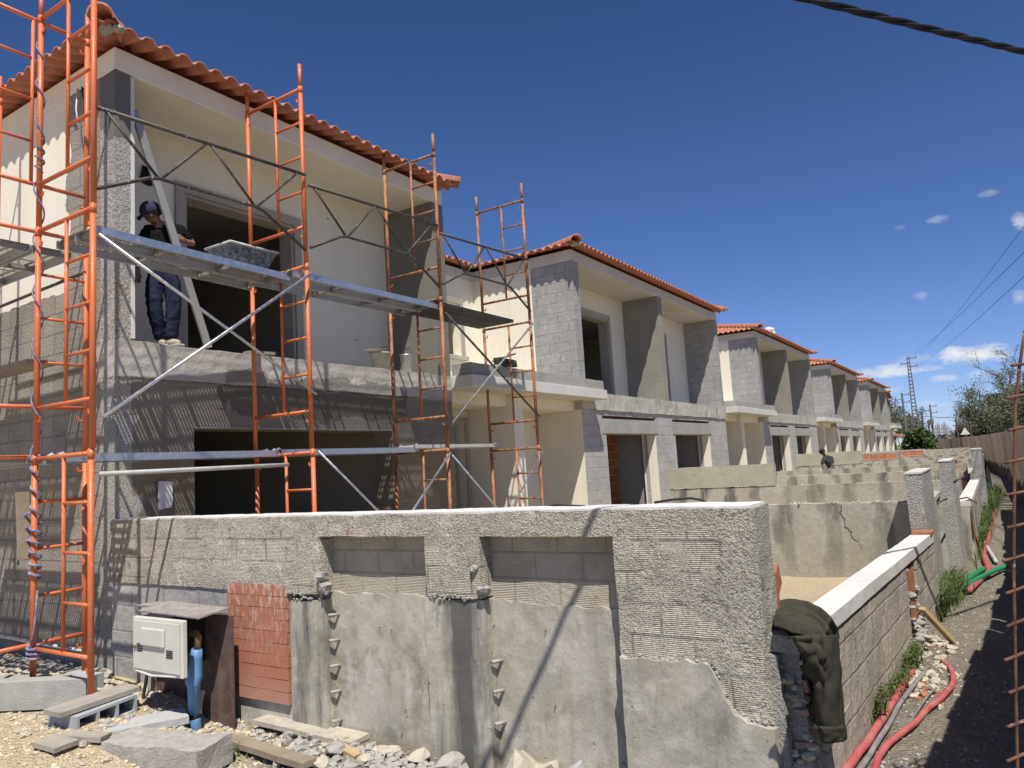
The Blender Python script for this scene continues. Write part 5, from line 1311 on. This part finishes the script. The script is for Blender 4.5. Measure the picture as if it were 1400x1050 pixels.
for i, (px, ty, Y, lab) in enumerate(((1214,560,125,'grey-green tree just behind the far roof end'), (1222,566,130,'second grey-green tree behind the far roof end'), (1230,570,128,'tree left of the slimmer crossarm pole'), (1240,573,135,'tree between the crossarm pole and the tall perforated pole'), (1250,578,140,'lowest tree behind the tall perforated pole'))):
    p = at(px, 600, Y); tp_ = at(px, ty, Y); tree((p.x, Y, 0), tp_.z, 2.6, 1500, 40+i, 'leaf_dry' if i % 2 else 'leaf_dark', lab, GL, 'dead_bark', lw=.2)
hd = thing('hedge', 'round green hedge below the tall perforated pole', 'hedge', at(1256, 608, 78))
q = random.Random(3); m = MB(); a, b2 = at(1237, 606, 78), at(1276, 604, 78)
for i in range(5200):
    t = q.random(); ht = 1.75+1.45*(1-(2*t-1)**4)*(.8+.25*noise.noise(Vector((t*6, 0, 2))))
    c = Vector((a.x+(b2.x-a.x)*t+q.gauss(0,.12), 78+q.gauss(0,.7), q.random()**.6*ht)); l = .1+.12*q.random()
    e1 = Vector((q.gauss(0,1), q.gauss(0,1), q.gauss(0,1))).normalized()*l; e2 = e1.cross(Vector((q.gauss(0,1), q.gauss(0,1), q.gauss(0,1)))).normalized()*l*.6; m.add([c-e1, c+e2, c+e1, c-e2], [(0,1,2,3)])
m.build('foliage', 'leaf_hedge', hd)
m = MB()
for t in (.15,.35,.55,.75,.9): m.tube([(a.x+(b2.x-a.x)*t, 78, 0), (a.x+(b2.x-a.x)*t, 78, 1.6)], .06, 6)
m.build('stem', 'bark', hd)
for i, (px, ty, w) in enumerate(((1277,588,3),(1281,584,3),(1285,580,2.4),(1290,582,3),(1294,579,2.4),(1298,584,3),(1302,588,3))):
    p, tp_ = at(px, 602, 420), at(px, ty, 420); b = thing('tower_block', ('leftmost pale town block far down the road', 'second town block from the left on the horizon', 'narrow third town block on the horizon', 'middle town block on the horizon', 'narrow tall town block on the horizon', 'sixth town block on the horizon', 'rightmost town block beside the trees')[i], 'building', (p.x, 420, 0), 'town blocks on the horizon')
    hw = w/2*.42; m = MB(); m.box(p.x-hw, p.x+hw, 418, 422, 0, tp_.z); m.build('wall', 'city_pale' if i % 2 else 'city_grey', b)
    m = MB()
    for k in range(int(tp_.z/1.6)): m.box(p.x-hw*.8, p.x+hw*.8, 417.95, 417.99, .9+k*1.6, 1.6+k*1.6)
    m.build('window', 'city_grey', b)
    m = MB(); m.box(p.x-hw*.4, p.x+hw*.4, 419, 421, tp_.z, tp_.z+1); m.build('roof', 'city_grey', b)
bush = MB(); q = random.Random(9)
for i in range(3000):
    t = q.random(); p0, p1 = at(1262, 603, 300), at(1318, 600, 300)
    c = Vector((p0.x+(p1.x-p0.x)*t, 300+q.gauss(0,6), q.random()**1.5*3.6)); l = .5+.5*q.random(); e1 = Vector((q.gauss(0,1), q.gauss(0,1), q.gauss(0,1))).normalized()*l; e2 = e1.cross(Vector((q.gauss(0,1), q.gauss(0,1), q.gauss(0,1)))).normalized()*l*.6; bush.add([c-e1, c+e2, c+e1, c-e2], [(0,1,2,3)])
bush.build('far_scrub', 'leaf_dry', kind='stuff')

# ---------------------------------------------------------------- people
def skin(name, mat, parent, chains, root=0, sub=2):
    """chains: lists of (point, radius); equal points are welded"""
    vs, rr, es, key = [], [], [], {}
    for ch in chains:
        prev = None
        for p, r in ch:
            k = tuple(round(c, 4) for c in p)
            if k not in key: key[k] = len(vs); vs.append(Vector(p)); rr.append(r)
            i = key[k]
            if prev is not None and prev != i: es.append((prev, i))
            prev = i
    base = WL[parent.name]; me = bpy.data.meshes.new(name+'_skeleton'); me.from_pydata([(v-base)*S for v in vs], es, []); me.update()
    o = bpy.data.objects.new(name+'_skeleton', me); col.objects.link(o)
    o.modifiers.new('skin', 'SKIN').use_smooth_shade = True
    for i, sv in enumerate(me.skin_vertices[0].data):
        r = rr[i]; r = r if isinstance(r, tuple) else (r, r); sv.radius = (r[0]*S, r[1]*S); sv.use_root = (i == root)
    ss = o.modifiers.new('sub', 'SUBSURF'); ss.levels = sub; ss.render_levels = sub
    bpy.context.view_layer.update(); dg = bpy.context.evaluated_depsgraph_get()
    nm = bpy.data.meshes.new_from_object(o.evaluated_get(dg)); nm.name = name; bpy.data.objects.remove(o)
    if name in ('shirt', 'trousers'):
        k_ = 9. if name == 'shirt' else 11.
        for v_ in nm.vertices:
            w_ = v_.co; d_ = .014*(abs(noise.noise(Vector((w_.x*k_, w_.y*k_, w_.z*k_*1.7))))*1.6 - .25) + .006*noise.noise(Vector((w_.x*30, w_.y*30, w_.z*34)))
            v_.co = w_ + v_.normal*d_
    nm.materials.clear(); nm.materials.append(MAT[mat]); nm.polygons.foreach_set('use_smooth', [True]*len(nm.polygons))
    n = bpy.data.objects.new(name, nm); col.objects.link(n); n.parent = parent; WL[n.name] = base
    return n
def L(a, b2, t): return a.lerp(b2, t)
def person(label, J, r, fwd, mats, cap=True, glasses=True, hand_r=.009):
    t = thing('person', label, 'person', (J['pelvis'].x, J['pelvis'].y, min(J['footL'].z, J['footR'].z)))
    up = Vector((0,0,1)); fw = Vector(fwd).normalized(); sd = fw.cross(up).normalized()
    pel, ch, nk, hd_ = J['pelvis'], J['chest'], J['neck'], J['head']
    hu = (hd_-nk).normalized(); hf = (fw - hu*fw.dot(hu)).normalized(); hs = hf.cross(hu)
    chains = [[(pel, .10*r), (L(pel,ch,.5), .095*r), (ch, .115*r), (nk, .042*r), (L(nk,hd_,.45)+hf*.01*r, .06*r), (hd_+hf*.012*r, .078*r), (hd_+hu*.075*r, .062*r)]]
    chains.append([(L(nk,hd_,.45)+hf*.01*r, .06*r), (hd_-hu*.055*r+hf*.062*r, .034*r)])           # jaw
    chains.append([(hd_+hf*.012*r, .078*r), (hd_+hf*.088*r-hu*.012*r, .013*r)])                    # nose
    for s in 'LR':
        sh, el, wr, hp_, kn, an = J['sh'+s], J['el'+s], J['wr'+s], J['hip'+s], J['knee'+s], J['ank'+s]
        ha = J.get('hand'+s, wr+(wr-el).normalized()*.07*r); hdv = (ha-wr).normalized(); grip = J.get('grip'+s)
        pn = Vector(J.get('palm'+s, (0,0,1))); pn = (pn-hdv*pn.dot(hdv)).normalized(); cr_ = hdv.cross(pn)
        palm = wr + hdv*.045*r
        chains.append([(ch, .115*r), (sh, .052*r), (L(sh,el,.5), .042*r), (el, .036*r), (L(el,wr,.4), .035*r), (wr, .023*r), (palm, .026*r)])
        for k in range(4):
            of = (k-1.5)*.019*r; ln = (.06,.068,.064,.05)[k]*r; b0 = palm+cr_*of+hdv*.012*r; cu_ = .75 if grip else .3
            p1 = b0+hdv*ln*.45+pn*ln*.12*cu_; p2 = p1+(hdv*(1-cu_)+pn*cu_).normalized()*ln*.4; p3 = p2+(hdv*(.5-cu_)+pn*cu_).normalized()*ln*.3
            chains.append([(palm, .026*r), (b0, .0105*r), (p1, .0095*r), (p2, .009*r), (p3, .0075*r)])
        th = wr + hdv*.02*r + cr_*-.028*r; chains.append([(wr, .023*r), (th, .012*r), (th+hdv*.03*r-cr_*.012*r+pn*.012*r, .0105*r), (th+hdv*.05*r+pn*.03*r, .009*r)])
        chains.append([(pel, .10*r), (hp_, .078*r), (L(hp_,kn,.5), .066*r), (kn, .05*r), (L(kn,an,.35), .048*r), (an, .034*r), (J['foot'+s], .03*r)])
    skin('body', mats[0], t, chains)
    cl = [[(L(pel,ch,-.05), .118*r), (L(pel,ch,.5), .118*r), (ch, .135*r), (L(ch,nk,.75), .075*r)]]
    for s in 'LR': cl.append([(ch, .135*r), (J['sh'+s], .07*r), (L(J['sh'+s],J['el'+s],.5), .062*r), (L(J['sh'+s],J['el'+s],J.get('sleeve',.78)), .056*r)])
    skin('shirt', mats[1], t, cl, 0, 3)
    cl = [[(L(pel,ch,.15), .115*r), (pel, .122*r)]]
    for s in 'LR':
        h_, k_, a_ = J['hip'+s], J['knee'+s], J['ank'+s]
        cl.append([(pel, .122*r), (h_, .102*r), (L(h_,k_,.5), .093*r), (k_, .078*r), (L(k_,a_,.4), .078*r), (L(k_,a_,.75), .07*r), (a_, .068*r)])
    skin('trousers', mats[2], t, cl, 0, 3)
    for s in 'LR':
        a_, f_ = J['ank'+s], J['foot'+s]; dv = (f_-a_); dv.z = 0; dv.normalize()
        c = MB(); g = Vector((a_.x, a_.y, f_.z-.03*r))
        c.obox(g+dv*.05*r+Vector((0,0,.012*r)), dv*.135*r, Vector((-dv.y, dv.x, 0))*.045*r, Vector((0,0,.012*r))); sole = c.build('sole', 'rim_dusty', t, bevel=.008)
        skin('shoe', mats[3], t, [[(g-dv*.05*r+Vector((0,0,.06*r)), .045*r), (g+dv*.03*r+Vector((0,0,.055*r)), .046*r), (g+dv*.11*r+Vector((0,0,.042*r)), .04*r), (g+dv*.165*r+Vector((0,0,.035*r)), .026*r)]])
    # ears, eyes, hair
    for s in (-1, 1):
        c = MB(); c.lump(hd_+hs*s*.082*r-hu*.012*r-hf*.01*r, .022*r, 2+s, 1.3); c.build('ear', mats[0], t, smooth=True)
        if not glasses: c = MB(); c.lump(hd_+hf*.078*r+hs*s*.03*r+hu*.012*r, .011*r, 4, 1); c.build('eye', 'lens_dark', t, smooth=True)
    c = MB(); c.obox(hd_+hf*.088*r-hu*.048*r, hs*.022*r, hf*.004*r, hu*.004*r); c.build('mouth', 'skin_dark', t)
    if glasses:
        c = MB()
        for s in (-1, 1):
            c.obox(hd_+hf*.088*r+hs*s*.032*r+hu*.012*r, hs*.026*r, hf*.005*r, hu*.018*r); c.beam(hd_+hf*.085*r+hs*s*.06*r+hu*.014*r, hd_+hs*s*.086*r+hu*.012*r, .006*r, .006*r)
        c.build('sunglasses', 'lens_dark', t, bevel=.003)
    c = MB(); n = 14
    def dome(u, v):
        th, ph = v*math.pi*.52, u*2*math.pi; k = .101*r
        return hd_+hu*.018*r + hs*math.cos(ph)*math.sin(th)*k*.93 + hf*(math.sin(ph)*math.sin(th)*k*1.06) + hu*math.cos(th)*k*.98
    c.grid(dome, 20, 8); cp = c.build('cap' if cap else 'hair', mats[4], t, smooth=True); smooth_solid(cp, .006*r, 1)
    if cap:
        c = MB(); c.grid(lambda u, v: hd_+hu*(.022-.02*v-.03*(2*u-1)**2)*r + hf*(.088+.075*v*math.sqrt(max(0,1-(2*u-1)**2*.8)))*r + hs*(2*u-1)*.075*r, 10, 4); vz = c.build('visor', mats[4], cp, smooth=True); smooth_solid(vz, .006*r, 1)
    c = MB(); c.grid(lambda u, v: hd_+hu*(.03-.085*v)*r - hf*(.06+.03*math.sin(u*math.pi))*r + hs*(2*u-1)*.085*r, 10, 5); hh_ = c.build('back_hair', 'hair', t, smooth=True); smooth_solid(hh_, .012*r, 1)
    return t
X_ = -6.52
J = dict(pelvis=atx(222,377,X_), chest=atx(223,322,X_), neck=atx(215,303,X_+.02), head=atx(207,290,X_+.03),
         shL=atx(246,315,X_+.06), elL=atx(264,334,X_+.10), wrL=atx(250,329,X_+.20), handL=atx(240,324,X_+.20),
         shR=atx(201,316,X_-.06), elR=atx(190,348,X_-.05), wrR=atx(187,374,X_+.0), handR=atx(187,386,X_+.02),
         hipL=atx(234,380,X_+.03), hipR=atx(211,380,X_-.03), kneeL=atx(238,420,X_+.06), kneeR=atx(211,420,X_),
         ankL=atx(233,457,X_+.02), ankR=atx(221,459,X_-.06), gripL=True, palmL=(-.5,-.3,.2))
J['footL'] = J['ankL'] + Vector((.09,.0,0)); J['footL'].z = ZS+.045; J['footR'] = J['ankR'] + Vector((.08,-.04,0)); J['footR'].z = ZS+.045
J['ankL'].z = ZS+.09; J['ankR'].z = ZS+.09
person('worker in black T-shirt, navy cap and work trousers standing on the balcony sill', J, .92, (-.80,-.50,-.25), ('skin','tshirt_black','work_navy','shoe_tan','cap_navy'))
Y_ = 22.6
J = dict(pelvis=at(1137,640,Y_), chest=at(1131,628,Y_-.1), neck=at(1127,622,Y_-.15), head=at(1124.5,618,Y_-.2),
         shL=at(1137,626,Y_+.1), elL=at(1139,634,Y_), wrL=at(1136,641,Y_-.2), shR=at(1126,628,Y_-.25), elR=at(1124,636,Y_-.3), wrR=at(1126,643,Y_-.35),
         hipL=at(1139.5,641,Y_+.05), hipR=at(1134.5,641,Y_-.05), sleeve=.98)
for s, dx in (('L',.06),('R',-.1)):
    h_ = J['hip'+s]; J['knee'+s] = h_+Vector((-.14+dx*.2,-.18,-.24)); J['ank'+s] = h_+Vector((dx,.02,0)); J['ank'+s].z = .55; J['foot'+s] = J['ank'+s]+Vector((-.09,-.06,0)); J['foot'+s].z = .5
person('worker in dark clothes bending down among the far garden walls', J, .82, (-.85,-.3,-.4), ('skin_dark','cloth_charcoal','denim','shoe_tan','hair'), False, False)

# ---------------------------------------------------------------- sky, sun, camera
w = bpy.data.worlds.new('World'); scene.world = w; w.use_nodes = True; nt = w.node_tree; nt.nodes.clear()
sun_dir = Vector((.375, -.44, 1)).normalized()
sky = nt.nodes.new('ShaderNodeTexSky'); sky.sky_type = 'NISHITA'; sky.sun_disc = False
sky.sun_elevation = math.asin(sun_dir.z); sky.sun_rotation = math.atan2(sun_dir.x, sun_dir.y)
sky.altitude = 1500; sky.air_density = 1.0; sky.dust_density = .0; sky.ozone_density = 3.0
tc = nt.nodes.new('ShaderNodeTexCoord'); gen = tc.outputs['Generated']; p = sep(nt, gen)
az = math_(nt, 'ARCTAN2', p[0], p[1]); el = math_(nt, 'ARCSINE', p[2])
cn = noise_(nt, scaled(nt, gen, (1, 1, 2.2)), 42, 8, .62); cn2 = noise_(nt, scaled(nt, gen, (1, 1, 1.8)), 11, 6, .6)
mask = None
for (x, y, ww, hh, s_) in ((1332,484,44,12,1.),(1352,486,26,9,.9),(1308,482,18,9,.9),(1238,505,38,7,.9),(1205,508,40,9,.9),(1258,492,34,9,.28),(1292,517,20,5,.6),(1338,511,18,5,.3),(1215,532,22,6,.35),(1352,264,12,4,.22),(1282,300,14,5,.3),(1230,311,9,4,.2),(1258,405,11,5,.25),(1396,303,10,10,.7),(1395,406,9,9,.45),(1262,552,16,4,.3),(1292,553,10,3,.3)):
    d = ray(x, y).normalized(); a0, e0 = math.atan2(d.x, d.y), math.asin(d.z)
    ua = math_(nt, 'DIVIDE', math_(nt, 'SUBTRACT', az, a0), ww/CF); ue = math_(nt, 'DIVIDE', math_(nt, 'SUBTRACT', el, e0), hh/CF)
    rr = math_(nt, 'ADD', math_(nt, 'MULTIPLY', ua, ua), math_(nt, 'MULTIPLY', ue, ue))
    v = math_(nt, 'SUBTRACT', math_(nt, 'MULTIPLY_ADD', math_(nt, 'SUBTRACT', cn, .5), 3.4, 1.), rr)
    v = math_(nt, 'MULTIPLY', math_(nt, 'MULTIPLY', v, .8, clamp=True), s_)
    mask = v if mask is None else math_(nt, 'MAXIMUM', mask, v)
haze = math_(nt, 'MULTIPLY', ramp(nt, cn2, [(.5, 0), (.75, .25)]), math_(nt, 'LESS_THAN', el, .13))
ccol = mixc(nt, cn, (8.0, 8.4, 9.0), (12.5, 12.6, 12.7))
tint = mixc(nt, ramp(nt, el, [(.0, 0), (.55, 1)]), (.95, 1.05, 1.5), (.56, .80, 1.16))
skyt = mixc(nt, 1., sky.outputs[0], tint, 'MULTIPLY')
skyc = mixc(nt, mask, skyt, ccol)
bg = nt.nodes.new('ShaderNodeBackground'); nt.links.new(skyc, bg.inputs[0]); bg.inputs[1].default_value = .066
wo = nt.nodes.new('ShaderNodeOutputWorld'); nt.links.new(bg.outputs[0], wo.inputs[0])
sl = bpy.data.lights.new('sun', 'SUN'); sl.energy = 5.0; sl.angle = rad(.53); sl.color = (1, .955, .88)
so = bpy.data.objects.new('sun', sl); col.objects.link(so); so.rotation_euler = sun_dir.to_track_quat('Z', 'Y').to_euler(); so.location = (0, 0, 40)
cam = bpy.data.cameras.new('camera'); co = bpy.data.objects.new('camera', cam); col.objects.link(co)
r0, r1, r2 = (Vector(x) for x in CR)
M = Matrix((r0, -r1, -r2)).transposed().to_4x4(); M.translation = Vector((0, 0, CZ*S)); co.matrix_world = M
cam.sensor_width = 36; cam.lens = CF/1400*36; cam.clip_start = .05; cam.clip_end = 3000
scene.camera = co
scene.view_settings.view_transform = 'Standard'; scene.view_settings.look = 'None'; scene.view_settings.exposure = .25; scene.view_settings.gamma = 1
scene.cycles.max_bounces = 8; scene.cycles.diffuse_bounces = 3
